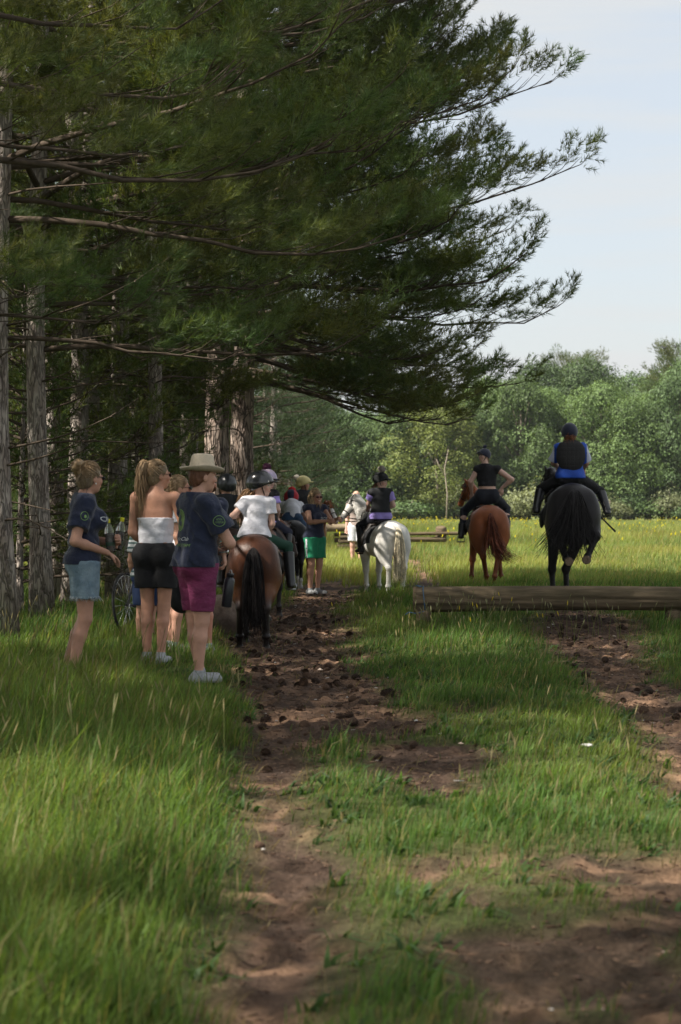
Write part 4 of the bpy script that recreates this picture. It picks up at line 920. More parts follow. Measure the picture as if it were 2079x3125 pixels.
OL = {1075: 'broadleaf tree of the far wood above the white pony\'s head', 1150: 'broadleaf tree of the far wood straight behind the grey pompom helmet', 1225: 'broadleaf tree of the far wood right of the grey pompom helmet',
      1440: 'broadleaf tree of the far wood just left of the crop top rider', 1500: 'broadleaf tree of the far wood right above the crop top rider', 1590: 'broadleaf tree of the far wood halfway between the two right-hand riders',
      1660: 'broadleaf tree of the far wood close left of the navy helmet', 1760: 'tall broadleaf tree directly behind the navy helmet and back protector', 1835: 'broadleaf tree of the far wood close right of the navy helmet',
      1905: 'lower broadleaf tree at the dip of the skyline on the right', 1975: 'broadleaf tree between the skyline dip and the right edge', 2060: 'tallest broadleaf tree of the wood at the right edge of the photo'}
for i, (px, k, s_) in enumerate(front):
    Y = 188+6*rt.random(); w_ = OL.get(px)
    oaktree(K[k], lm1 if rt.random() < .7 else lm4, 'oak_tree', gx(px, Y), Y, rt.random()*6, .78+.12*rt.random(), s_*(.86+.27*rt.random()), w_ or LO, None if w_ else GO)
oaktree(K[1], lm2, 'lime_tree', gx(1335, 186), 186, 1.2, .86, .88, 'yellow-green tree glowing in the wood above the rider in the black crop top')
oaktree(K[0], lm1, 'oak_tree', gx(1395, 189), 189, 4, .7, .84, 'green tree just right of the yellow-green tree in the far wood')
oaktree(K[2], lm4, 'oak_tree', gx(1290, 191), 191, 4, .8, .86, 'deep green tree just left of the yellow-green tree in the far wood')
oaktree(KB, lm3, 'grey_shrub', gx(1655, 180), 180, .5, 1.15, 1.3, 'pale grey-green rounded bush beside the black horse in front of the wood')
for i, px in enumerate((1010, 1120, 1190, 1260, 1330, 1410, 1475, 1540, 1600, 1720, 1790, 1860, 1930, 1990, 2050, 2120, 2200, 900, 800)):
    oaktree(KB, (lm4, lm1, lm3)[i % 3], 'bush', gx(px, 184), 183.5+rt.random()*3, rt.random()*6, .75+.5*rt.random(), .7+.7*rt.random(), 'low leafy bush at the foot of the far wood', 'bushes at the foot of the far wood')
for i in range(44):
    Y = 197+22*rt.random(); px = 500+2000*(i+.5)/44; hs_ = np.interp(px, [500, 1200, 1300, 1500, 1700, 1900, 1960, 2100, 2500], [.85, .86, .88, 1.0, 1.02, .99, 1.08, 1.2, 1.15])
    oaktree(K[i % 3], lm4 if i % 3 else lm1, 'oak_tree', gx(px, Y), Y, rt.random()*6, .9, hs_*(.97+.22*rt.random()), 'broadleaf tree half hidden behind the front row of the wood', GB)
cp = make_pine('pine_tree', dict(height=16.6, z0=8, Lmax=3.8, nb=70, spd=2.2, tr=.2, seed=51, spr=SPRf, prof=.3, dead=0, sc=2.2))
place(cp, gx(1745, 205), 205, 0, 'flat topped dark pine poking above the far wood skyline')
place(cp, gx(2085, 205), 205, 2, 'dark pine rising at the right edge of the far wood skyline', sc=1.06)
dw = MB(); dw.tube([(0, 0, 0), (.1, 0, 3), (-.15, 0, 5.2), (.2, 0, 7)], [.07, .06, .05, .02], 7); dw.tube([(-.05, 0, 4.4), (-.7, 0, 5.6), (-.9, 0, 6.1)], [.05, .04, .02], 5)
tag(dw.build('dead_tree', mat('pale_wood', (.30, .25, .20), .9, nscale=4), loc=(gx(1362, 178), 178, 0)), 'bare pale dead trunk before the far wood left of the crop top rider', 'dead tree')
# ---------------------------------------------------------------- log jump
logm = mat('log_wood', (.155, .115, .075), .9, nscale=3.5, namt=.55, bump=1., bscale=9, stretch=(.22, 1.8, 1.8), col2=(.095, .075, .045), spec=.12)
lx0, lx1, LY = gx(1262, 22.9), gx(2130, 22.9), 22.95
jump = empty('log_jump', (lx0, LY, 0), 0, 'long horizontal log jump on short posts across the right track', 'log jump')
def logmesh(L, r0, r1, n=70, sides=40, seed=0):
    t = np.linspace(0, L, n); a = np.arange(sides)/sides*2*np.pi; tt, aa = np.meshgrid(t, a, indexing='ij')
    rr = r0+(r1-r0)*tt/L; rr = rr*(1+.035*(fbm(tt*1.2, np.cos(aa)*2+5, 1.0, 3, seed)-.5)*2)-.014*(fbm(tt*.5, aa*5, 1.2, 3, seed+3) > .63)
    V = np.stack([tt, np.cos(aa)*rr, np.sin(aa)*rr*1.0+.02*np.sin(tt*.8+seed)], -1).reshape(-1, 3); idx = np.arange(n*sides).reshape(n, sides); j = np.roll(idx, -1, 1)
    Q = np.stack([idx[:-1], j[:-1], j[1:], idx[1:]], -1).reshape(-1, 4); k = len(V); V = np.concatenate([V, [[-.004, 0, 0], [L, 0, .02]]])
    T = [(k, idx[0, (i+1) % sides], idx[0, i]) for i in range(sides)]+[(k+1, idx[-1, i], idx[-1, (i+1) % sides]) for i in range(sides)]
    return V, np.array(T), Q
V, T, Q = logmesh(lx1-lx0, .150, .140); lg = meshobj('log', V, T, logm, jump, quads=Q, loc=(0, 0, .285))
for x in (.12, lx1-lx0-.28):
    mb = MB(); mb.lathe([(0, -.2), (.095, -.2), (.092, .17), (.08, .2), (0, .2)], 14); p = mb.build('post', logm, jump); p.location = (x, -.03 if x < 1 else .02, 0)
mb = MB(); t = np.linspace(0, 2*np.pi, 22); mb.tube(np.stack([.12+.01*np.sin(t*2), .158*np.cos(t), .285+.158*np.sin(t)], 1), .007, 5)
mb.tube([(.12, -.15, .16), (.03, -.2, .135), (-.06, -.2, .15), (-.10, -.2, .12)], .006, 5); mb.tube([(.10, 0, .44), (.03, -.05, .455), (.08, -.1, .44)], .008, 5)
mb.build('twine', mat('blue_twine', (.05, .10, .16), .7), jump)
# far rails and stack
fj = empty('rail_jump', (gx(990, 58), 58, 0), 0, 'far low log rails on a stack of timber behind the white pony', 'rail jump')
V, T, Q = logmesh(2.9, .12, .12, 30, 16, 4); meshobj('rail', V, T, mat('pale_log', (.22, .17, .11), .9, nscale=4, namt=.3), fj, quads=Q, loc=(-1.9, 0, .86))
V, T, Q = logmesh(3.9, .055, .055, 30, 12, 5); meshobj('rail', V, T, logm, fj, quads=Q, loc=(0.3, .1, .66))
V, T, Q = logmesh(3.3, .075, .075, 30, 12, 6); meshobj('rail', V, T, logm, fj, quads=Q, loc=(0.3, .12, .48))
for k in range(4):
    V, T, Q = logmesh(.7, .07, .07, 6, 12, k); meshobj('sleeper', V, T, logm, fj, quads=Q, loc=(.35+.03*k, .0, .12+.15*k))
sb = Body().cyl((0, 0, -.1), (0, 0, .30), .17, .16, .03).ell((0, 0, .29), (.15, .14, .07), .05)
st = sb.build('tree_stump', logm, vox=.03, wr=.01); st.location = (gx(1347, 58.2), 58.3, .55); tag(st, 'short weathered stump standing on the far rails', 'stump')
bb = Body().ell((0, 0, .16), (.30, .22, .24), .05).ell((-.14, .02, .12), (.22, .2, .18), .05)
bo = bb.build('boulder', mat('grey_rock', (.17, .13, .105), .95, nscale=7, namt=.4, bump=.8, bscale=16, col2=(.10, .07, .055)), vox=.02, wr=.03, wsc=14); bo.location = (gx(672, 21.6), 21.6, 0); tag(bo, 'rough brown boulder on the soil beside the bay pony\'s hooves', 'boulder')
# white flint pieces
fm = mat('flint', (.36, .35, .34), .6, nscale=20); f0 = None
for px, py, s_ in ((840, 2010, .03), (1185, 2065, .028), (1270, 2201, .035), (1290, 2203, .02), (1790, 2288, .05), (700, 2098, .03), (1060, 2114, .03), (2005, 2095, .03), (1930, 1998, .022), (1345, 2255, .025), (1920, 1962, .022), (1965, 1940, .02)):
    Y = gY(py)
    if f0 is None: f0 = Body().ell((0, 0, 0), (1, .6, .5), .1).ell((.4, .2, .2), (.6, .5, .4), .1).build('flint_stone', fm, vox=.09, wr=.08, wsc=4); o = f0
    else: o = f0.copy(); col.objects.link(o)
    o.location = (gx(px, Y), Y, H1(gx(px, Y), Y)+s_*.3); s_ *= .42; o.scale = (s_*(1.8 if px == 1790 else 1), s_, s_*.8); o.rotation_euler = (0, 0, px); tag(o, 'small white flint lying on the track', 'stone', 'white flints on the track')
for X, Z, s_ in ((gx(2028, 150), gz(1063, 150), .35), (gx(2062, 150), gz(1060, 150), .25)):
    mb = MB(); mb.tube([(-s_, .1, .1), (-s_*.5, 0, .18), (0, 0, 0), (s_*.5, 0, .18), (s_, .1, .1)], [.01, .05, .08, .05, .01], 5); mb.tube([(0, -.2, 0), (0, .05, 0), (0, .3, .02)], [.03, .07, .02], 6)
    tag(mb.build('bird', mat('bird_dark', (.05, .05, .05), .8), loc=(X, 150, Z)), 'distant %s bird in the sky above the wood' % ('larger' if s_ > .3 else 'smaller'), 'bird')
# ================================================================ figures
navy = mat('navy_cotton', (.016, .022, .050), .85, nscale=8, namt=.2, bump=.8, bscale=15, sheen=.2)
white = mat('white_cotton', (.66, .66, .72), .85, nscale=8, namt=.06, bump=.7, bscale=16)
black = mat('black_cotton', (.012, .012, .014), .85, nscale=8, namt=.2, bump=.6, bscale=15)
blonde = mat('blonde_hair', (.34, .235, .135), .45, nscale=26, namt=.35, stretch=(1, 1, .25), bump=.3, bscale=90, col2=(.22, .14, .075))
brownh = mat('brown_hair', (.16, .085, .040), .5, nscale=26, namt=.35, stretch=(1, 1, .25), bump=.3, bscale=90)
darkbl = mat('dark_blonde_hair', (.13, .095, .062), .5, nscale=26, namt=.35, stretch=(1, 1, .25), bump=.3, bscale=90, col2=(.22, .16, .09))
auburn = mat('auburn_hair', (.20, .075, .030), .5, nscale=26, namt=.35)
shoewh = mat('trainer_white', (.30, .31, .32), .7, nscale=22, namt=.3)
glassm = mat('lens_black', (.01, .01, .012), .15, spec=.6)
bootm = mat('boot_leather', (.012, .012, .013), .32, nscale=9, namt=.2, spec=.5)
velvet = mat('helmet_navy', (.010, .013, .035), .7, sheen=.3)
gloss = mat('helmet_gloss', (.010, .011, .014), .18, spec=.6, coat=.5)
lilac = mat('lilac_cotton', (.34, .27, .66), .85, nscale=9, namt=.1, bump=.15, bscale=60)
green = mat('logo_green', (.20, .34, .11), .8); whitep = mat('print_white', (.62, .64, .66), .8)
vestm = mat('vest_black', (.014, .015, .017), .8, nscale=10, namt=.2, bump=.3, bscale=22)
G = lambda px, Y: (gx(px, Y), Y, H1(gx(px, Y), Y))
D_ = math.radians

# --- woman with the bun (local +Y is where she faces)
A = Person('woman with a blonde bun and denim shorts hugging two bottles in tall grass', G(258, 15.35), D_(-78), 1.70, fat=1.02, yaw=D_(30), pitch=D_(-4), bust=.95, vox=.0062,
    J=dict(elR=(.235, -.09, 1.075), wrR=(.10, .165, .985), elL=(-.23, .02, 1.08), wrL=(-.03, .235, 1.065), knR=(.08, .0, .47), knL=(-.07, .01, .47), anR=(.075, -.10, .08), anL=(-.09, -.14, .08), neck=(0, -.01, 1.425), head=(0, .045, 1.565)),
    handR=((-.3, .75, -.45), (0, -.4, -.6), .5), handL=((.75, .35, .18), (.2, -.6, 0), .75))
sA = A.shirt(navy, .62, .895, wsc=38, wr=.010, name='t_shirt', infl=.021)
A.legs(mat('denim', (.16, .235, .30), .9, nscale=10, namt=.25, bump=.7, bscale=18, col2=(.24, .32, .38)), .60, name='denim_shorts', loose=.022, infl=.014, top=.925)
A.shoes(shoewh)
fr = []; rf = np.random.default_rng(3)
for S in 'LR':
    e = A.J['hip'+S]+(A.J['kn'+S]-A.J['hip'+S])*.60
    for k in range(70):
        a_ = rf.random()*6.28; q = e+V3((.108*math.cos(a_), .108*math.sin(a_), .004)); fr.append([q, q+V3((rf.normal()*.008, rf.normal()*.008, -.014)), q+V3((rf.normal()*.014, rf.normal()*.014, -.022-.02*rf.random()))])
V, T, Q = tubes(np.array(fr), np.full((len(fr), 3), .0018), 3); meshobj('frayed_hem', V, T, mat('thread', (.5, .55, .58), .9), A.root, quads=Q)
A.haircap(darkbl, front=.045)
hb = Body()
rs = np.random.default_rng(4)
for i in range(9): o = rs.normal(size=3)*.022; hb.ell(np.array([0, -.115, .075])+o, (.034, .032, .030), .008)
A.onhead(hb, 'bun', blonde, wr=.003, wsc=140, vox=.005); A.strands(blonde, (0, -.10, .09), [(0, -.15, .10), (.01, -.165, .06)], 26, .03, .02, .0025, name='stray_hair')
A.strands(darkbl, (.02, -.06, .06), [(.03, -.09, 0), (.02, -.09, -.07)], 30, .05, .03, .003, name='nape_hair')
A.hairlines(blonde, (0, -.10, .08), 300); sunglasses(A, glassm)
m_ = MB(); m_.lathe([(.004, -.006), (.006, 0), (.004, .006)], 8); e_ = m_.build('earring', mat('pearl', (.8, .78, .72), .2), A.root); e_.location = A.hw((.085, -.002, -.044))
# sleeve crest, chest word, hem print
v, f_ = ring2(.031, .035, .92, 26); decal('sleeve_crest', v, f_, (.26, -.02, 1.27), (0, 1, 0), (0, .0, 1), sA, green, A.root)
v, f_ = disc2(.013, .8, 12, .006, -.004); decal('sleeve_crest', v, f_, (.26, -.02, 1.27), (0, 1, 0), (0, 0, 1), sA, green, A.root)
v, f_ = text2('CROSS', .038, .16); decal('chest_lettering', v, f_, (.075, .16, 1.245), unit((-1, .35, 0)), (0, 0, 1), sA, whitep, A.root)
for k, zz in enumerate((1.06, 1.02, .985)):
    v, f_ = text2(('DRESSAGE', 'JUMPING', 'CROSS')[k], .022, .13-.02*k); decal('back_lettering', v, f_, (.02, -.16, zz), (1, 0, 0), (0, 0, 1), sA, whitep, A.root)
# bottles of cola
def bottle(label, loc, tilt, rz=0):
    r0 = empty('drink_bottle', loc, rz, label, 'bottle', None); r0.rotation_euler = (tilt[0], tilt[1], rz)
    b = MB(); b.lathe([(0, 0), (.030, 0), (.037, .012), (.037, .10), (.034, .115), (.037, .13), (.037, .165), (.030, .195), (.014, .225), (.0135, .235)], 20)
    g = b.build('bottle_shell', BG, r0)
    b = MB(); b.lathe([(0, .003), (.028, .003), (.0345, .014), (.0345, .10), (.0315, .115), (.0345, .13), (.0345, .150), (0, .150)], 20); b.build('cola', mat('cola', (.030, .007, .005), .2), r0)
    b = MB(); b.lathe([(.0375, .05), (.0378, .052), (.0378, .078), (.0375, .08)], 20); b.build('paper_label', mat('label_green', (.03, .06, .04), .5), r0)
    b = MB(); b.lathe([(0, .262), (.0165, .260), (.0175, .256), (.0175, .232), (.0165, .230), (0, .230)], 16); b.build('cap', mat('cap_yellow', (.70, .66, .03), .45), r0)
BG = bpy.data.materials.new('clear_plastic'); BG.use_nodes = True; q_ = BG.node_tree.nodes['Principled BSDF']
q_.inputs['Base Color'].default_value = (.80, .86, .83, 1); q_.inputs['Transmission Weight'].default_value = .9; q_.inputs['Roughness'].default_value = .08; q_.inputs['IOR'].default_value = 1.1
def towld(P, p): return tuple(P.root.matrix_basis @ Vector(p)) if 0 else tuple(np.array(P.root.location)+np.array(Matrix.Rotation(P.root.rotation_euler[2], 3, 'Z')@Vector(p)))
bottle('cola bottle with yellow cap held upright against the navy shirt', towld(A, (.045, .205, .985)), (0, D_(-6)))
bottle('second cola bottle with yellow cap tilted behind the gripping hand', towld(A, (-.06, .26, 1.00)), (D_(4), D_(10)))

# --- woman with the long ponytail, white tube top
B_ = Person('woman with long blonde ponytail wearing white tube top and black shorts', G(476, 16.75), D_(-10), 1.74, fat=.90, yaw=D_(-52), vox=.0065,
    J=dict(elR=(.265, -.01, 1.10), wrR=(.27, .04, .86), elL=(-.20, .0, 1.10), wrL=(-.12, .14, .98), knL=(-.075, .02, .48), anL=(-.07, -.03, .085), knR=(.07, 0, .48), anR=(.06, -.06, .085), head=(.01, .03, 1.572)), skin=(.46, .235, .155), handR=((-.1, .25, -1), (-.4, .8, 0), .5))
tb = B_.shirt(white, 0, None, name='tube_top', infl=.015, wr=.007, band=((0, 0, 1.245), (0, .05, 1)), wsc=40)
B_.legs(black, .58, name='shorts', loose=.020, infl=.016, wr=.003, top=1.035)
B_.shoes(shoewh)
B_.haircap(darkbl, front=.05)
B_.strands(blonde, (0, -.085, .085), [(0, -.13, .10), (-.005, -.15, .0), (-.01, -.14, -.14), (-.02, -.12, -.38)], 190, .042, .03, .0042, name='ponytail')
B_.hairlines(blonde, (0, -.09, .085), 320); sunglasses(B_, mat('lens_brown', (.05, .03, .02), .2))

# --- woman in the straw hat
C_ = Person('woman in wide straw hat, navy polo and magenta shorts watching with folded arms', G(604, 15.05), D_(-62), 1.70, fat=1.22, yaw=D_(-6), pitch=D_(-3), bust=1.15, butt=1.02, vox=.0062,
    J=dict(elR=(.235, .16, 1.065), wrR=(-.03, .27, 1.045), elL=(-.26, .11, 1.06), wrL=(.07, .185, .985), chest=(0, .0, 1.25), knR=(.075, 0, .47), knL=(-.085, .01, .47), anR=(.06, -.02, .08), anL=(-.07, .05, .08), head=(0, .045, 1.575), shR=(.18, -.01, 1.37), shL=(-.18, -.01, 1.37)),
    skin=(.52, .29, .21), handR=((-.9, .3, 0), (0, -.8, -.3), .6), handL=((.05, .12, -1), (-.3, -.5, 0), .9))
sC = C_.shirt(navy, .60, .885, wsc=38, wr=.012, name='polo_shirt', infl=.026)
C_.legs(mat('magenta_cotton', (.17, .026, .085), .7, nscale=7, namt=.2, bump=.9, bscale=13, stretch=(1, 1, 1.8)), .80, name='shorts', loose=.012, infl=.013, wr=.010, wsc=20, top=.915)
C_.shoes(shoewh)
C_.haircap(mat('auburn_crop', (.13, .055, .03), .55, nscale=26, namt=.35), front=.03, low=-.065)
hatm = mat('straw', (.55, .47, .36), .85, nscale=30, namt=.12, bump=.25, bscale=160)
hb = MB(); prof = [(0, .118), (.045, .128), (.068, .124), (.080, .108), (.090, .05), (.101, .004), (.120, -.004), (.145, .004), (.162, .016), (.165, .019), (.161, .011), (.143, -.001), (.120, -.009), (.100, -.006), (.094, -.01)]
hb.lathe(prof, 40); Vh = hb.V[0]; pinch = np.exp(-((Vh[:, 0])/.022)**2)*(Vh[:, 2] > .10)*(1-np.clip(np.abs(Vh[:, 1])/.12, 0, 1)); Vh[:, 2] -= .028*pinch
br = np.hypot(Vh[:, 0], Vh[:, 1]); Vh[:, 2] += np.where(br > .11, (br-.11)*(.35*np.abs(Vh[:, 0])/br-.22*(np.abs(Vh[:, 1])/br)), 0); Vh[:, 1] *= 1.06
hb.V[0] = xf(C_.HM, Vh*1.0+np.array([0, -.012, .048])); hat = hb.build('straw_hat', hatm, C_.root)
hb = MB(); t = np.linspace(0, 2*np.pi, 40); hb.lathe([(.0985, .010), (.1005, .010), (.0985, .026), (.0965, .026)], 40); hb.V[0][:, 1] *= 1.06; hb.V[0] = xf(C_.HM, hb.V[0]+np.array([0, -.012, .048])); hb.build('hat_band', mat('band_brown', (.20, .06, .035), .7), hat)
wm = MB(); wr_ = C_.J['wrL']; t = np.linspace(0, 2*np.pi, 18); wm.tube(np.stack([wr_[0]+.031*np.cos(t), wr_[1]+.031*np.sin(t), wr_[2]+.012+.004*np.sin(t)], 1), .007, 6); wm.build('watch_strap', mat('strap_grey', (.30, .30, .28), .5), C_.root)
wm = MB(); wm.lathe([(0, -.005), (.016, -.005), (.017, 0), (.015, .005), (0, .005)], 16, Matrix.Translation((wr_[0]+.022, wr_[1]+.024, wr_[2]+.014))@Matrix.Rotation(D_(90), 4, 'Y')@Matrix.Rotation(D_(-45), 4, 'X')); wm.build('watch_face', mat('steel', (.6, .6, .6), .25, metal=.8), C_.root)
U_, W_ = (0, 1, 0), (0, 0, 1)
o_ = (.28, .045, 1.235)
v, f_ = ring2(.0385, .042, 1, 30); decal('sleeve_badge', v, f_, o_, U_, W_, sC, green, C_.root)
v, f_ = text2('ACTION', .015, .044, 0, .012); decal('sleeve_badge', v, f_, o_, U_, unit((0, -.12, 1)), sC, green, C_.root)
v, f_ = text2('OUTDOORS', .015, .062, 0, -.010); decal('sleeve_badge', v, f_, o_, U_, unit((0, -.12, 1)), sC, green, C_.root)
ob_ = (-.02, -.2, 1.24); v, f_ = ring2(.078, .085, .8, 34); decal('back_crest', v, f_, ob_, (1, 0, 0), W_, sC, green, C_.root)
v, f_ = disc2(.074, .8, 30, rings=5); decal('back_crest', v, f_, ob_, (1, 0, 0), W_, sC, mat('crest_olive', (.13, .20, .07), .8), C_.root, off=.0015)
for a_, b_, r_ in ((0, .02, .028), (-.02, -.02, .02), (.02, -.025, .022)): v, f_ = disc2(r_, .7, 14, a_, b_); decal('back_crest', v, f_, ob_, (1, 0, 0), W_, sC, navy, C_.root, off=.0035)
v, f_ = text2('Riding Club', .036, .18, shear=.3); decal('back_lettering', v, f_, (.02, -.2, 1.095), (1, 0, 0), W_, sC, whitep, C_.root)
v, f_ = text2('SUPPORT TEAM', .022, .22); decal('back_lettering', v, f_, (.02, -.2, 1.05), (1, 0, 0), W_, sC, green, C_.root)
# her black flask
fl = empty('water_flask', towld(C_, (.085, .20, .575)), D_(-62), 'black metal flask hanging from the watch-wearing hand', 'flask'); fl.rotation_euler = (D_(-6), D_(4), D_(-62))
b = MB(); b.lathe([(0, 0), (.037, 0), (.040, .004), (.040, .205), (.034, .222), (.024, .228), (.024, .232), (0, .232)], 22); b.build('flask_body', mat('flask_black', (.018, .020, .026), .35, spec=.5), fl)
b = MB(); b.lathe([(0, .232), (.029, .232), (.030, .255), (.026, .262), (0, .262)], 18); cpb = b.build('flask_cap', mat('black_plastic', (.015, .015, .017), .4), fl)
b = MB(); t = np.linspace(0, np.pi, 10); b.tube(np.stack([.026*np.cos(t), 0*t, .255+.030*np.sin(t)], 1), .005, 6); b.build('carry_loop', mat('grey_loop', (.3, .3, .3), .5), cpb)

# --- blonde woman with dark sunglasses between them
Dn = Person('blonde woman in white top and black sunglasses half hidden behind the straw-hatted woman', G(538, 18.3), D_(-72), 1.67, yaw=D_(-8), vox=.008, J=dict(head=(0, .035, 1.55)))
Dn.shirt(white, .55, .95, name='t_shirt', wr=.004); Dn.legs(mat('grey_cotton', (.12, .12, .13), .8), .5, loose=.015, top=.94); Dn.shoes(shoewh); Dn.haircap(blonde, front=.05); Dn.strands(blonde, (0, -.07, .03), [(0, -.10, -.04), (.01, -.09, -.11)], 60, .05, .02, .004, name='loose_hair'); Dn.hairlines(blonde, (0, -.12, -.02), 260); sunglasses(Dn, glassm)
bag = Body().ell((0, 0, .18), (.115, .075, .19), .03).ell((0, 0, .10), (.12, .08, .12), .05)
bg_ = empty('soft_bag', (gx(556, 17.0), 17.0, gz(1862, 17.0)), D_(-20), 'black zipped soft bag hanging between the two women', 'bag'); bag.build('bag_body', mat('bag_black', (.013, .014, .018), .6, nscale=8, namt=.2, bump=.2, bscale=60), bg_, vox=.008)
mb = MB(); t = np.linspace(0, np.pi, 12); mb.tube(np.stack([.06*np.cos(t), 0*t, .34+.12*np.sin(t)], 1), .008, 6); mb.tube([(.05, -.075, .05), (.06, -.08, .2), (.03, -.06, .33)], .003, 5); mb.build('bag_handle', black, bg_)

# --- smiling man with sunglasses and lanyard
E_ = Person('smiling man in sunglasses and white lanyard peering past the straw-hatted woman', G(606, 18.4), D_(152), 1.73, yaw=D_(18), vox=.0085, skin=(.48, .22, .15), J=dict(head=(-.13, .06, 1.56), neck=(-.08, .0, 1.43), chest=(-.03, 0, 1.26), shL=(-.24, 0, 1.37), shR=(.10, 0, 1.385), elL=(-.22, .1, 1.1), wrL=(-.10, .2, .95)))
E_.shirt(navy, .55, .92, name='polo_shirt'); E_.legs(black, .8, loose=.015); E_.shoes(shoewh); E_.haircap(mat('short_hair', (.14, .09, .06), .6, nscale=30, namt=.3), front=.02, low=-.05); sunglasses(E_, glassm)
mb = MB(); n_ = E_.J['neck']; mb.tube([n_+V3((-.06, -.02, .02)), n_+V3((-.055, .09, -.06)), n_+V3((0, .15, -.30)), n_+V3((.055, .09, -.06)), n_+V3((.06, -.02, .02))], .007, 6); mb.build('lanyard', white, E_.root)
mb = MB(); t = np.array([-1, -.5, 0, .5, 1]); Tt = [E_.hw((x*.02, .102-.006*abs(x), -.055+.006*x*x)) for x in t]; mb.tube(Tt, .0035, 5); mb.build('teeth', mat('teeth', (.7, .66, .6), .4), E_.root)

# --- child in dark blue shorts behind the ponytailed woman, and the bicycle
Kd = Person('child in dark blue shorts and striped top standing behind the ponytailed woman', G(446, 19.2), D_(-30), 1.30, hs=.86, vox=.0095)
def stripes(V): c = np.tile([.5, .52, .55], (len(V), 1)); c[(V[:, 2]*22) % 1 < .45] = (.05, .10, .10); return c
Kd.shirt(mat('stripe_cotton', (.5, .5, .5), .85, attr=True), .6, .68, name='striped_top', tintfn=stripes); Kd.legs(mat('blue_cotton', (.015, .030, .085), .8), .85, loose=.02); Kd.shoes(shoewh); Kd.haircap(brownh); Kd.helmet(gloss)
bk = empty('bicycle', (gx(462, 21.0), 21.0, 0), D_(75), 'dark bicycle leaning by the pine trunk behind the ponytailed woman', 'bicycle'); bk.rotation_euler = (D_(0), D_(-8), D_(62))
def wheel(x):
    mb = MB(); t = np.linspace(0, 2*np.pi, 41); mb.tube(np.stack([x+.33*np.cos(t), 0*t, .34+.33*np.sin(t)], 1), .017, 6); w_ = mb.build('tyre', mat('rubber', (.02, .02, .02), .8), bk)
    mb = MB(); mb.tube(np.stack([x+.312*np.cos(t), 0*t, .34+.312*np.sin(t)], 1), .007, 5)
    for k in range(20): a = k/20*6.283; mb.tube([(x, .02*(-1)**k, .34), (x+.31*math.cos(a), 0, .34+.31*math.sin(a))], .0022, 3)
    mb.build('rim', mat('steel', (.6, .6, .6), .25, metal=.8), w_)
wheel(-.5); wheel(.52)
mb = MB()
for a_, b_ in (((-.5, 0, .34), (-.12, 0, .82)), ((-.5, 0, .34), (-.05, 0, .30)), ((-.05, 0, .30), (-.13, 0, .86)), ((-.13, 0, .80), (.38, 0, .80)), ((-.05, 0, .30), (.40, 0, .72)), ((.37, 0, .88), (.52, 0, .34))): mb.tube([a_, b_], .016, 7)
mb.build('frame', mat('frame_dark', (.03, .03, .04), .4, spec=.5), bk)
mb = MB(); mb.tube([(.42, -.30, .95), (.37, -.12, .97), (.36, 0, .93), (.37, .12, .97), (.42, .30, .95)], .012, 7); mb.build('handlebar', mat('steel', (.6, .6, .6), .25, metal=.8), bk)
for y_ in (-.27, .27): mb = MB(); mb.tube([(.435, y_*1.25, .95), (.40, y_*.8, .955)], .018, 7); mb.build('grip', mat('rubber', (.02, .02, .02), .8), bk)
Body().cone((-.26, 0, .90), (-.02, 0, .90), .06, .025, .01, ((0, 0, 1), .5)).build('saddle', mat('black_plastic', (.015, .015, .017), .4), bk, .008)
bk.rotation_euler = (D_(-6), 0, D_(70))

# ================================================================ ponies and riders
def rider(label, rt_, I, zs, H, back=0., J=None, **k):
    root = rt_; s = I['s']; rz = root.rotation_euler[2]; o = Matrix.Rotation(rz, 3, 'Z')@Vector((0, .05*s+back, zs))
    P = Person(label, tuple(np.array(root.location)+np.array(o)), rz, H, base=SEAT, J=J, **k); P.off = V3((0, .05*s+back, zs)); return P
def stirs(root, P, w=.055, dark=False, drop=.075):
    for S in 'LR': a = P.J['an'+S]+P.off+V3((0, .06*P.s, -drop*P.s)); stirrup(root, a, w, top=P.J['kn'+S]*.4+P.off+V3((0, .02, .03)), dark=dark)
def bay(q, c, L, poll, muz):
    low = np.clip((.72-q[:, 2])/.18, 0, 1)[:, None]; c = c*(1-low)+low*np.array([.016, .012, .011])
    g = np.clip(1-np.abs(q[:, 2]-.80)/.16, 0, 1)[:, None]*(np.abs(q[:, 0]) < .5)[:, None]; c = c+g*np.array([.06, .022, .004]); top = np.clip((q[:, 2]-1.25)/.3, 0, 1)[:, None]; return c*(1-.35*top)
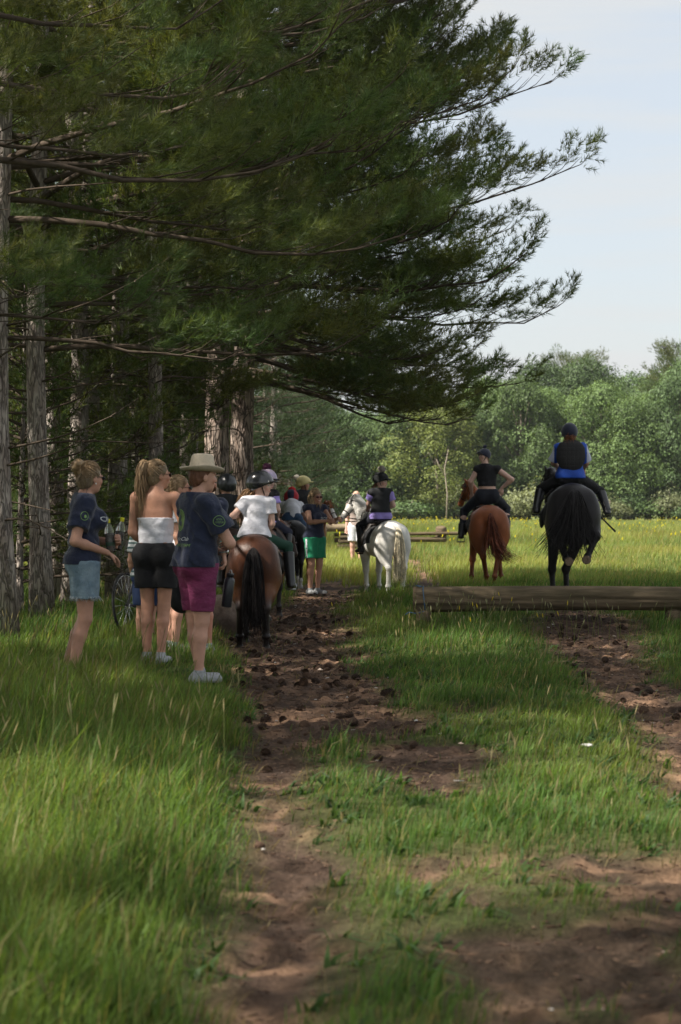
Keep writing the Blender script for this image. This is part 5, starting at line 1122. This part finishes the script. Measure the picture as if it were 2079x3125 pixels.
# bay pony nearest
F_, IF = horse('bay pony with long black tail seen from behind on the track', (gx(778, 20.1), 20.1, H1(gx(778, 20.1), 20.1)), D_(1), .76, 1.20, poll=(.05, 1.10, 1.60), coat=(.070, .026, .013), colfn=bay, tail=(.012, .010, .010), mane=(.012, .010, .010), tn=340, tw=.125, tspread=.05, legw=1.12, seed=2, vox=.0095,
    tailpts=[(0, -.84, 1.34), (0, -.93, 1.30), (0, -.97, 1.08), (.0, -.95, .75), (.01, -.94, .42), (.02, -.93, .24)], legs=dict(hhL=(-.17, -.62, 0), hfL=(-.165, -.68, .19), hhR=(.155, -.80, 0), hfR=(.155, -.85, .19), hkR=(.15, -.88, .56)), rough=.36, spec=.5)
tack(F_, IF, padlen=.25)
Gr = rider('girl in white tee, dark green jodhpurs and glossy black helmet on the bay pony', F_, IF, 1.065, 1.36, hs=.98, yaw=D_(-96), roll=D_(0), vox=.007, back=-.05, skin=(.62, .38, .30),
    J=dict(elL=(-.28, -.03, .34), wrL=(-.17, .16, .34), elR=(.22, .0, .24), wrR=(.17, .16, .14), chest=(.02, .03, .41), neck=(.05, .03, .57), head=(.075, .06, .725), shL=(-.12, .0, .50), shR=(.19, .02, .51), knL=(-.40, .22, -.03), knR=(.42, .20, -.05), anL=(-.44, .12, -.46), anR=(.46, .10, -.50)))
sg = Gr.shirt(white, .45, .055, wr=.009, name='t_shirt', infl=.022); Gr.legs(mat('jodhpur_green', (.012, .048, .032), .8, nscale=8, namt=.15), 1.25, name='jodhpurs', infl=.010); Gr.shoes(bootm, 'boot', boot=.8, infl=.010)
nb_ = Gr.J['neck']; mb = MB(); t = np.linspace(0, 2*np.pi, 20); mb.tube(np.stack([nb_[0]+.055*np.cos(t), nb_[1]+.052*np.sin(t), nb_[2]+.004+.012*np.cos(t)*0], 1), .010, 6); mb.build('collar_trim', navy, Gr.root)
Gr.haircap(brownh, front=.01); Gr.strands(mat('golden_brown_hair', (.22, .125, .060), .5, nscale=26, namt=.4, island=.3), (0, -.085, -.045), [(.0, -.13, -.08), (-.0, -.17, -.17), (-.02, -.19, -.30)], 200, .055, .06, .0048, name='ponytail', wave=.02); Gr.helmet(gloss, peakmat=gloss, big=1.12)
stirs(F_, Gr)
# dark pony ahead to the left with a child in black
H_, IH = horse('dark brown pony almost hidden beyond the bay pony', (gx(690, 22.9), 22.9, 0), D_(14), .74, 1.1, coat=(.030, .018, .014), tail=(.012, .010, .010), mane=(.012, .010, .010), seed=3)
tack(H_, IH); Hr = rider('child in black top and scuffed black helmet seen from behind beside the pine trunk', H_, IH, 1.09, 1.25, hs=1.0, vox=.009, yaw=D_(14), J=dict(head=(.02, .03, .70)))
Hr.shirt(vestm, .6, .05, name='jacket'); Hr.legs(black, 1.3, name='jodhpurs'); Hr.shoes(bootm, 'boot', boot=.8); Hr.helmet(mat('helmet_scuffed', (.022, .024, .028), .30, nscale=22, namt=.5, spec=.6), big=1.06); stirs(H_, Hr)
# bay pony with lowered dark head, rider in silk hat with maroon pompom
def baysock(q, c, L, poll, muz):
    c = bay(q, c, L, poll, muz); hd = np.clip((q[:, 1]-.75)/.2, 0, 1)[:, None]; c = c*(1-hd)+hd*np.array([.030, .016, .012]); s_ = (np.linalg.norm(q[:, :2]-L['hhR'][:2], axis=1) < .22) & (q[:, 2] < .42); c[s_] = (.42, .38, .34); return c
I_, II = horse('bay pony with one white hind sock and dark lowered head', (gx(806, 24.2), 24.2, 0), D_(-12), .78, 1.12, poll=(.08, 1.02, 1.44), muz=(.24, 1.08, 1.00), coat=(.14, .052, .022), colfn=baysock, tail=(.012, .010, .010), mane=(.016, .012, .010), seed=4, legs=dict(hhR=(.22, -.66, 0), hfR=(.21, -.72, .19)))
tack(I_, II, leather=(.05, .028, .018)); Ir = rider('child in pink silk hat cover with maroon pompom looking back over the shoulder', I_, II, 1.15, 1.28, hs=.98, vox=.008, yaw=D_(-122), pitch=D_(-8), skin=(.66, .43, .36), J=dict(elR=(.23, -.02, .25), wrR=(.18, .14, .12), knR=(.33, .26, -.12), anR=(.36, .08, -.46), head=(.03, .04, .71)))
Ir.shirt(lilac, .55, .03, name='shirt'); Ir.shirt(vestm, 0, .06, name='body_protector', infl=.032, wr=0); Ir.legs(mat('jodhpur_navy', (.018, .020, .040), .8), 1.25, name='jodhpurs'); Ir.shoes(bootm, 'boot', boot=.85); Ir.haircap(mat('white_blonde_hair', (.55, .47, .36), .5, nscale=26, namt=.3), front=.06)
Ir.strands(mat('white_blonde_hair', (.55, .47, .36), .5), (-.07, .05, .02), [(-.085, .06, -.04), (-.08, .05, -.09)], 30, .012, .02, .004, name='loose_hair')
Ir.helmet(mat('silk_pink', (.52, .40, .44), .35, nscale=9, namt=.2, col2=(.42, .36, .52)), mat('pompom_maroon', (.045, .010, .030), .95), peakmat=black, rim=whitep, pomdir=(0, -.03, .175), big=1.12); stirs(I_, Ir)
# black horse and leaning rider in quartered hat
def socks(q, c, L, poll, muz):
    s_ = (q[:, 2] < .24); c[s_] = (.50, .48, .46); return c
K_, IK = horse('black horse with white socks standing behind the lowered bay head', (gx(893, 34.1), 34.1, 0), D_(4), .77, 1.12, coat=(.013, .012, .012), colfn=socks, tail=(.010, .009, .009), mane=(.010, .009, .009), hoofcol=(.4, .38, .36), seed=5, tspread=.03, poll=(0, 1.08, 1.85))
tack(K_, IK); Lr = rider('rider bent forward in red and navy quartered hat with red pompom and jeans', K_, IK, 1.12, 1.55, hs=1.0, vox=.010, pitch=D_(-38), J=dict(waist=(0, .06, .20), chest=(0, .22, .30), neck=(0, .36, .37), head=(0, .42, .44), shL=(-.16, .33, .34), shR=(.16, .33, .34), elL=(-.22, .40, .14), elR=(.25, .36, .14), wrL=(-.1, .55, .08), wrR=(.12, .52, .05)))
Lr.shirt(white, .55, None, name='t_shirt', infl=.018); Lr.legs(mat('jeans_blue', (.030, .065, .13), .85, nscale=8, namt=.2), 1.9, name='jeans', infl=.012); Lr.shoes(bootm, 'boot', boot=.2)
def quarters(q): a = np.arctan2(q[:, 0]+.02, q[:, 1]+.01); k = (np.floor(a/(np.pi/4)+.5) % 2) > 0; c = np.tile([.020, .022, .055], (len(q), 1)); c[k] = (.42, .018, .030); return c
Lr.helmet(mat('silk_quarter', (.4, .02, .03), .7, attr=True), mat('pompom_red', (.50, .015, .025), .95), colfn=quarters, peakmat=black, big=1.28, pr=.07, pomdir=(.01, -.06, .165)); stirs(K_, Lr)
# chestnut with blaze, rider in yellow hat
def blaze(q, c, L, poll, muz):
    h = unit(muz-poll); t = (q-poll)@h; w_ = np.abs(q[:, 0]-(poll+0*h)[0]-h[0]*t); f = (t > .08) & (t < .62) & (w_ < .045+.05*(t > .42)) & (((q-poll)@V3((0, 0, 1)))-h[2]*t > -.02); c[f] = (.62, .58, .54); c[(t > .50) & (np.linalg.norm(q-muz, axis=1) < .10)] = (.60, .45, .42); return c
N_, IN = horse('chestnut horse with white blaze peering out beside the woman in green shorts', (gx(926, 36.8), 36.8, 0), D_(-150), .88, 1.0, coat=(.24, .080, .030), colfn=blaze, tail=(.20, .07, .03), mane=(.20, .08, .035), seed=6, poll=(.0, 1.00, 1.62), muz=(-.02, 1.36, 1.30))
tack(N_, IN); Mr = rider('child in pale yellow hat with cream pompom facing right on the chestnut with blaze', N_, IN, 1.27, 1.34, hs=1.0, vox=.010, yaw=D_(58), back=-.05)
def camo(V): n = fbm(V[:, 0]*1+V[:, 1], V[:, 2], 22, 2, 3); c = np.tile([.55, .50, .66], (len(V), 1)); c[n > .52] = (.24, .18, .46); return c
Mr.shirt(mat('camo_lilac', (.5, .5, .5), .85, attr=True), .6, .03, name='shirt', tintfn=camo); Mr.shirt(vestm, 0, .05, name='body_protector', infl=.028, wr=0); Mr.legs(mat('jodhpur_lilac', (.10, .08, .16), .8), 1.25, name='jodhpurs'); Mr.shoes(bootm, 'boot', boot=.8); Mr.haircap(blonde, front=.0)
Mr.helmet(mat('silk_yellow', (.68, .58, .27), .6), mat('pompom_cream', (.62, .56, .46), .95), peakmat=mat('silk_yellow', (.6, .55, .2), .6), pomdir=(0, -.135, .12), pr=.06, big=1.12); stirs(N_, Mr)
# woman in green shorts leading the grey
O_ = Person('smiling woman in sunglasses, navy vest and green shorts holding the white pony\'s reins', G(962, 31.6), D_(-134), 1.70, yaw=D_(-16), vox=.0085, bust=1., skin=(.50, .27, .185),
    J=dict(elL=(-.13, .24, 1.17), wrL=(-.02, .49, 1.22), elR=(.24, .12, 1.16), wrR=(.10, .38, 1.18), shL=(-.15, .03, 1.38), head=(0, .03, 1.555)), handL=((.2, 1, 0), (.8, 0, -.4), .9), handR=((-.2, 1, 0), (-.8, 0, -.4), .9))
so_ = O_.shirt(navy, .10, .91, name='vest_top', wr=.004, infl=.020); gsh = O_.legs(mat('shorts_green', (.018, .25, .125), .6, nscale=8, namt=.15, bump=.7, bscale=15), .72, name='shorts', loose=.03, infl=.012, wr=.006, top=.935); O_.shoes(shoewh); O_.haircap(blonde, front=.05)
mb = MB()
for x_ in (-1, 1):
    v = [(a_, b_) for b_ in np.linspace(-.17, .17, 9) for a_ in (-.018, .018)]; f_ = [(2*i, 2*i+1, 2*i+3, 2*i+2) for i in range(8)]; decal('side_stripe', v, f_, (x_*.35, .0, .76), (0, x_, 0), (0, 0, 1), gsh, white, O_.root, far=.3)
v, f_ = text2('CROSS', .04, .15); decal('chest_lettering', v, f_, (-.02, .3, 1.22), (-1, 0, 0), (0, 0, 1), so_, whitep, O_.root)
O_.strands(mat('blonde_curls', (.40, .29, .17), .5, nscale=20, namt=.3, island=.25), (0, -.02, .10), [(0, -.05, .07), (0, -.045, -.05), (0, -.02, -.19)], 300, .098, .03, .006, name='loose_hair', wave=.02)
sunglasses(O_, mat('lens_maroon', (.06, .01, .015), .2)); mb = MB(); mb.tube([O_.hw((x_*.02, .103-.006*abs(x_), -.055+.007*x_*x_)) for x_ in (-1, -.5, 0, .5, 1)], .004, 5); mb.build('teeth', mat('teeth', (.7, .66, .6), .4), O_.root)
# white pony and girl
def grey(q, c, L, poll, muz):
    m_ = np.clip(1-np.linalg.norm(q-muz, axis=1)/.16, 0, 1)[:, None]; c = c*(1-.6*m_); d_ = np.clip(1-np.linalg.norm(q-V3((0, -.86, 1.36)), axis=1)/.09, 0, 1)[:, None]; c = c*(1-.5*d_); return c
P_, IP = horse('white pony standing turned away with thick cream tail', (gx(1163, 31.35), 31.35, 0), D_(22), .775, 1.24, poll=(-.15, .92, 1.96), muz=(-.52, .92, 1.53), maner=.012, neckw=1.22, legw=1.1, coat=(.74, .72, .68), colfn=grey, tail=(.70, .62, .46), mane=(.62, .60, .56), tn=340, tw=.10, tspread=.05, hoofcol=(.45, .42, .38), seed=7, maneside=-1, vox=.011,
    tailpts=[(0, -.84, 1.36), (0, -.93, 1.31), (0, -.97, 1.08), (.0, -.96, .75), (.0, -.95, .42), (.0, -.95, .28)])
tack(P_, IP, reins=(0, .42, 1.55)); Qr = rider('girl with grey pompom helmet, black body protector and lilac shirt on the white pony', P_, IP, 1.175, 1.50, hs=1.02, vox=.008, yaw=D_(-142), pitch=D_(-6), back=-.02, skin=(.64, .40, .32),
    J=dict(elL=(-.20, .10, .30), wrL=(-.10, .32, .28), elR=(.24, -.04, .27), wrR=(.12, .14, .20), knL=(-.27, .34, -.10), anL=(-.32, .14, -.50), head=(.02, .02, .71)))
Qr.shirt(lilac, .55, .02, name='shirt', infl=.018, wr=.005); Qr.shirt(vestm, 0, .13, name='body_protector', infl=.034, wr=0); Qr.legs(mat('jodhpur_black', (.012, .013, .020), .8), 1.25, name='jodhpurs'); Qr.shoes(bootm, 'boot', boot=.85); Qr.haircap(brownh, front=.01)
Qr.strands(brownh, (0, -.08, -.04), [(.02, -.11, -.12), (.03, -.10, -.24)], 60, .03, .03, .004, name='ponytail'); Qr.helmet(velvet if 0 else mat('helmet_black', (.014, .016, .018), .75), mat('pompom_grey', (.26, .23, .20), .95), peakmat=mat('helmet_black', (.014, .016, .018), .75), pr=.06, pomdir=(0, -.01, .185)); stirs(P_, Qr, dark=True)
wl_ = towld(O_, (-.02, .58, 1.22)); mz = Matrix.Rotation(P_.rotation_euler[2], 3, 'Z')@Vector(tuple((IP['muz']+V3((0, 0, -.02)))*IP['s'])); mz = V3(P_.location)+V3(mz)
mb = MB(); mb.tube([wl_, (V3(wl_)+mz)/2+V3((0, 0, -.03)), mz, mz+V3((.16, -.02, -.02)), mz+V3((.55, -.05, .03))], .009, 6); tag(mb.build('lead_rein', black), 'black rein stretched from the woman\'s hand to the white pony\'s mouth', 'rein')
# far person in white shorts
Rr = Person('distant person in white shorts standing behind the white pony\'s head', G(1088, 47), D_(175), 1.80, vox=.014, skin=(.56, .33, .26)); Rr.shirt(mat('pink_cotton', (.30, .24, .22), .85), .5, .95, name='t_shirt'); Rr.legs(white, .75, loose=.03); Rr.haircap(mat('pink_blonde_hair', (.50, .30, .22), .6)); Rr.shoes(shoewh)
# chestnut horse and rider looking back
def ch(q, c, L, poll, muz):
    low = np.clip((.60-q[:, 2])/.3, 0, 1)[:, None]; return c*(1-.30*low)
S_, IS = horse('chestnut horse with swishing reddish tail walking away beyond the log', (gx(1487, 35.2), 35.2, 0), D_(0), .945, 1.28, coat=(.225, .070, .026), colfn=ch, tail=(.115, .036, .020), mane=(.30, .10, .035), seed=8, tn=260, tw=.06, tspread=.18, poll=(-.26, 1.06, 1.92), muz=(-.42, 1.34, 1.55), maneside=-1, vox=.012,
    tailpts=[(0, -.84, 1.36), (.0, -.93, 1.31), (.02, -.98, 1.12), (.05, -.98, .85), (.12, -.98, .60), (.34, -.96, .47)],
    legs=dict(hhL=(-.04, -.50, 0), hfL=(-.05, -.56, .19), hkL=(-.11, -.70, .56), hhR=(.05, -.92, 0), hfR=(.06, -.96, .20), hkR=(.12, -.92, .58), fhL=(-.24, .40, 0), ffL=(-.24, .38, .17), fkL=(-.22, .42, .48), fhR=(.27, .62, 0), ffR=(.27, .56, .17), fkR=(.24, .52, .48)))
tack(S_, IS, edge=(.65, .65, .68)); Tr = rider('rider in black sleeveless crop top and navy pompom helmet looking back, hand on hip', S_, IS, 1.53, 1.85, hs=.97, vox=.009, yaw=D_(128), pitch=D_(4), back=-.05, skin=(.62, .39, .31),
    J=dict(elR=(.40, -.06, .33), wrR=(.24, .03, .19), elL=(-.27, .02, .30), wrL=(-.24, .20, .10), shL=(-.155, .02, .50), chest=(-.01, .02, .39), neck=(-.03, .01, .57), head=(-.05, .02, .715), knL=(-.36, .22, -.18), anL=(-.42, .12, -.56), knR=(.34, .28, -.14)))
Tr.shirt(black, .02, None, name='crop_top', infl=.010, band=((0, 0, .24), (0, 0, -1)), wr=.002); Tr.legs(mat('jeans_black', (.012, .014, .022), .8, nscale=8, namt=.2), 1.8, name='jeans', infl=.012); Tr.shoes(bootm, 'boot', boot=.4); Tr.haircap(blonde, front=.01)
Tr.strands(mat('light_ponytail', (.36, .27, .18), .5, island=.25), (-.0, -.09, -.02), [(.04, -.13, -.08), (.10, -.16, -.20), (.16, -.15, -.33)], 80, .025, .03, .004, name='ponytail')
Tr.helmet(velvet, velvet, peakmat=velvet, pr=.035, pomdir=(0, -.01, .178), peak=True); mb = MB()
mb.tube([Tr.hw((-.05, .125, .06)), Tr.hw((0, .14, .065)), Tr.hw((.05, .125, .06))], .018, 6); mb.build('goggles', glassm, Tr.root); stirs(S_, Tr, w=.07, drop=.11)
# big black horse landing, rider in navy helmet
def sole(q, c, L, poll, muz): return c
U0, IU = horse('large black horse landing over the log with both hind hooves lifted', (gx(1742, 28.3), 28.3, .06), D_(-3), 1.07, 1.22, coat=(.016, .014, .015), tail=(.020, .018, .018), mane=(.014, .012, .012), hoofcol=(.03, .028, .026), seed=9, tn=520, tw=.17, tspread=.20, legw=.95, tr=.0050, poll=(-.20, 1.08, 1.78), muz=(-.22, 1.42, 1.42), vox=.012, pitch=D_(-4), rough=.4,
    tailpts=[(0, -.84, 1.40), (0, -.95, 1.36), (-.02, -1.02, 1.15), (-.05, -1.03, .90), (-.09, -1.03, .70), (-.10, -1.02, .50)],
    legs=dict(hkL=(-.17, -.74, .74), hfL=(-.10, -.82, .50), hhL=(-.075, -1.03, .455), hkR=(.26, -.78, .80), hfR=(.15, -.86, .53), hhR=(.125, -1.05, .475), fkL=(-.20, .52, .42), ffL=(-.19, .52, .10), fhL=(-.19, .55, -.06), fkR=(-.03, .50, .42), ffR=(-.02, .50, .10), fhR=(-.02, .54, -.06)))
for S in 'LR':
    hh, hf = IU['L']['hh'+S], IU['L']['hf'+S]; d = unit(hh-hf); Mx = Matrix.Translation(Vector(tuple((hh+d*.004)*1.07)))@Vector((0, 0, 1)).rotation_difference(Vector(tuple(d))).to_matrix().to_4x4()
    mb = MB(); mb.lathe([(0, .002), (.030, .006), (.052, .004), (.060, 0), (.062, -.01)], 20, Matrix.Rotation(D_(-4), 4, 'X')@Mx); mb.build('hoof_sole', mat('hoof_sole', (.24, .17, .12), .9, nscale=30, namt=.35, bump=.5, bscale=60), U0)
tack(U0, IU, leather=(.012, .011, .011)); Vr = rider('rider in navy helmet, black back protector and royal blue shirt on the big black horse', U0, IU, 1.70, 1.60, hs=1.02, vox=.009, back=.02, fat=1.1,
    J=dict(knL=(-.44, .30, -.12), anL=(-.52, .02, -.42), knR=(.48, .26, -.16), anR=(.56, .0, -.44), elL=(-.25, .12, .28), wrL=(-.16, .36, .22), elR=(.25, .10, .28), wrR=(.22, .30, .18), head=(-.01, .05, .72)))
blue = mat('royal_blue', (.010, .075, .42), .6, nscale=7, namt=.15)
def bluew(V): c = np.tile([.010, .060, .36], (len(V), 1)); c[(np.abs(V[:, 0]) > .235) & (V[:, 2] > .25)] = (.50, .52, .66); return c
Vr.shirt(mat('blue_white_shirt', (.1, .1, .5), .6, attr=True), .75, .035, name='shirt', infl=.030, wr=.009, wsc=22, tintfn=bluew)
bp = Body().ell((0, -.085, .335), (.20, .08, .22), .03).ell((0, -.08, .43), (.19, .08, .13), .03).ell((0, -.01, .40), (.15, .10, .15), .05)
def quilt(X, D): g = np.minimum(np.abs(((X[..., 0]+.03)/.06) % 1-.5), np.abs((X[..., 2]/.065) % 1-.5)); return D+np.where(X[..., 1] < -.03, .005*np.exp(-(g/.06)**2), 0).astype(np.float32)
bp.transform(Matrix.Identity(4), Vr.s*1.12).build('back_protector', mat('protector', (.022, .021, .022), .75, nscale=20, namt=.2, bump=.3, bscale=160), Vr.root, .008, fn=quilt)
Vr.legs(black, 1.3, name='jodhpurs'); Vr.shoes(bootm, 'boot', boot=.85, infl=.012); Vr.haircap(auburn, low=-.09); Vr.strands(auburn, (0, -.10, -.03), [(.0, -.12, -.07), (0, -.10, -.12)], 90, .07, .05, .0035, name='loose_hair', wave=.03)
Vr.helmet(velvet, peakmat=velvet, big=1.1); stirs(U0, Vr, w=.06, dark=True)
wh = np.array(towld(Vr, (.30, .20, .16))); e1 = V3((gx(1828, 28.1), 28.1, gz(1572, 28.1))); e2 = V3((gx(1878, 27.9), 27.9, gz(1622, 27.9)))
mb = MB(); mb.tube([e1+(e1-e2)*.5, e1, e2], [.008, .009, .014], 6); tag(mb.build('riding_whip', black), 'black riding whip sticking out at the right of the big black horse', 'whip')

# ---------------------------------------------------------------- air
hz = bpy.data.materials.new('haze_air'); hz.use_nodes = True; hn = hz.node_tree.nodes; hn.remove(hn['Principled BSDF'])
pv = hn.new('ShaderNodeVolumePrincipled'); pv.inputs['Color'].default_value = (.88, .93, 1, 1); pv.inputs['Density'].default_value = 0.00013; pv.inputs['Anisotropy'].default_value = .2
hz.node_tree.links.new(pv.outputs[0], hn['Material Output'].inputs['Volume'])
mb = MB(); mb.box((0, 100, 8.5), (1700, 1720, 10.5)); tag(mb.build('haze', hz, smooth=False), 'thin summer haze softening the far wood', 'haze', kind='stuff')
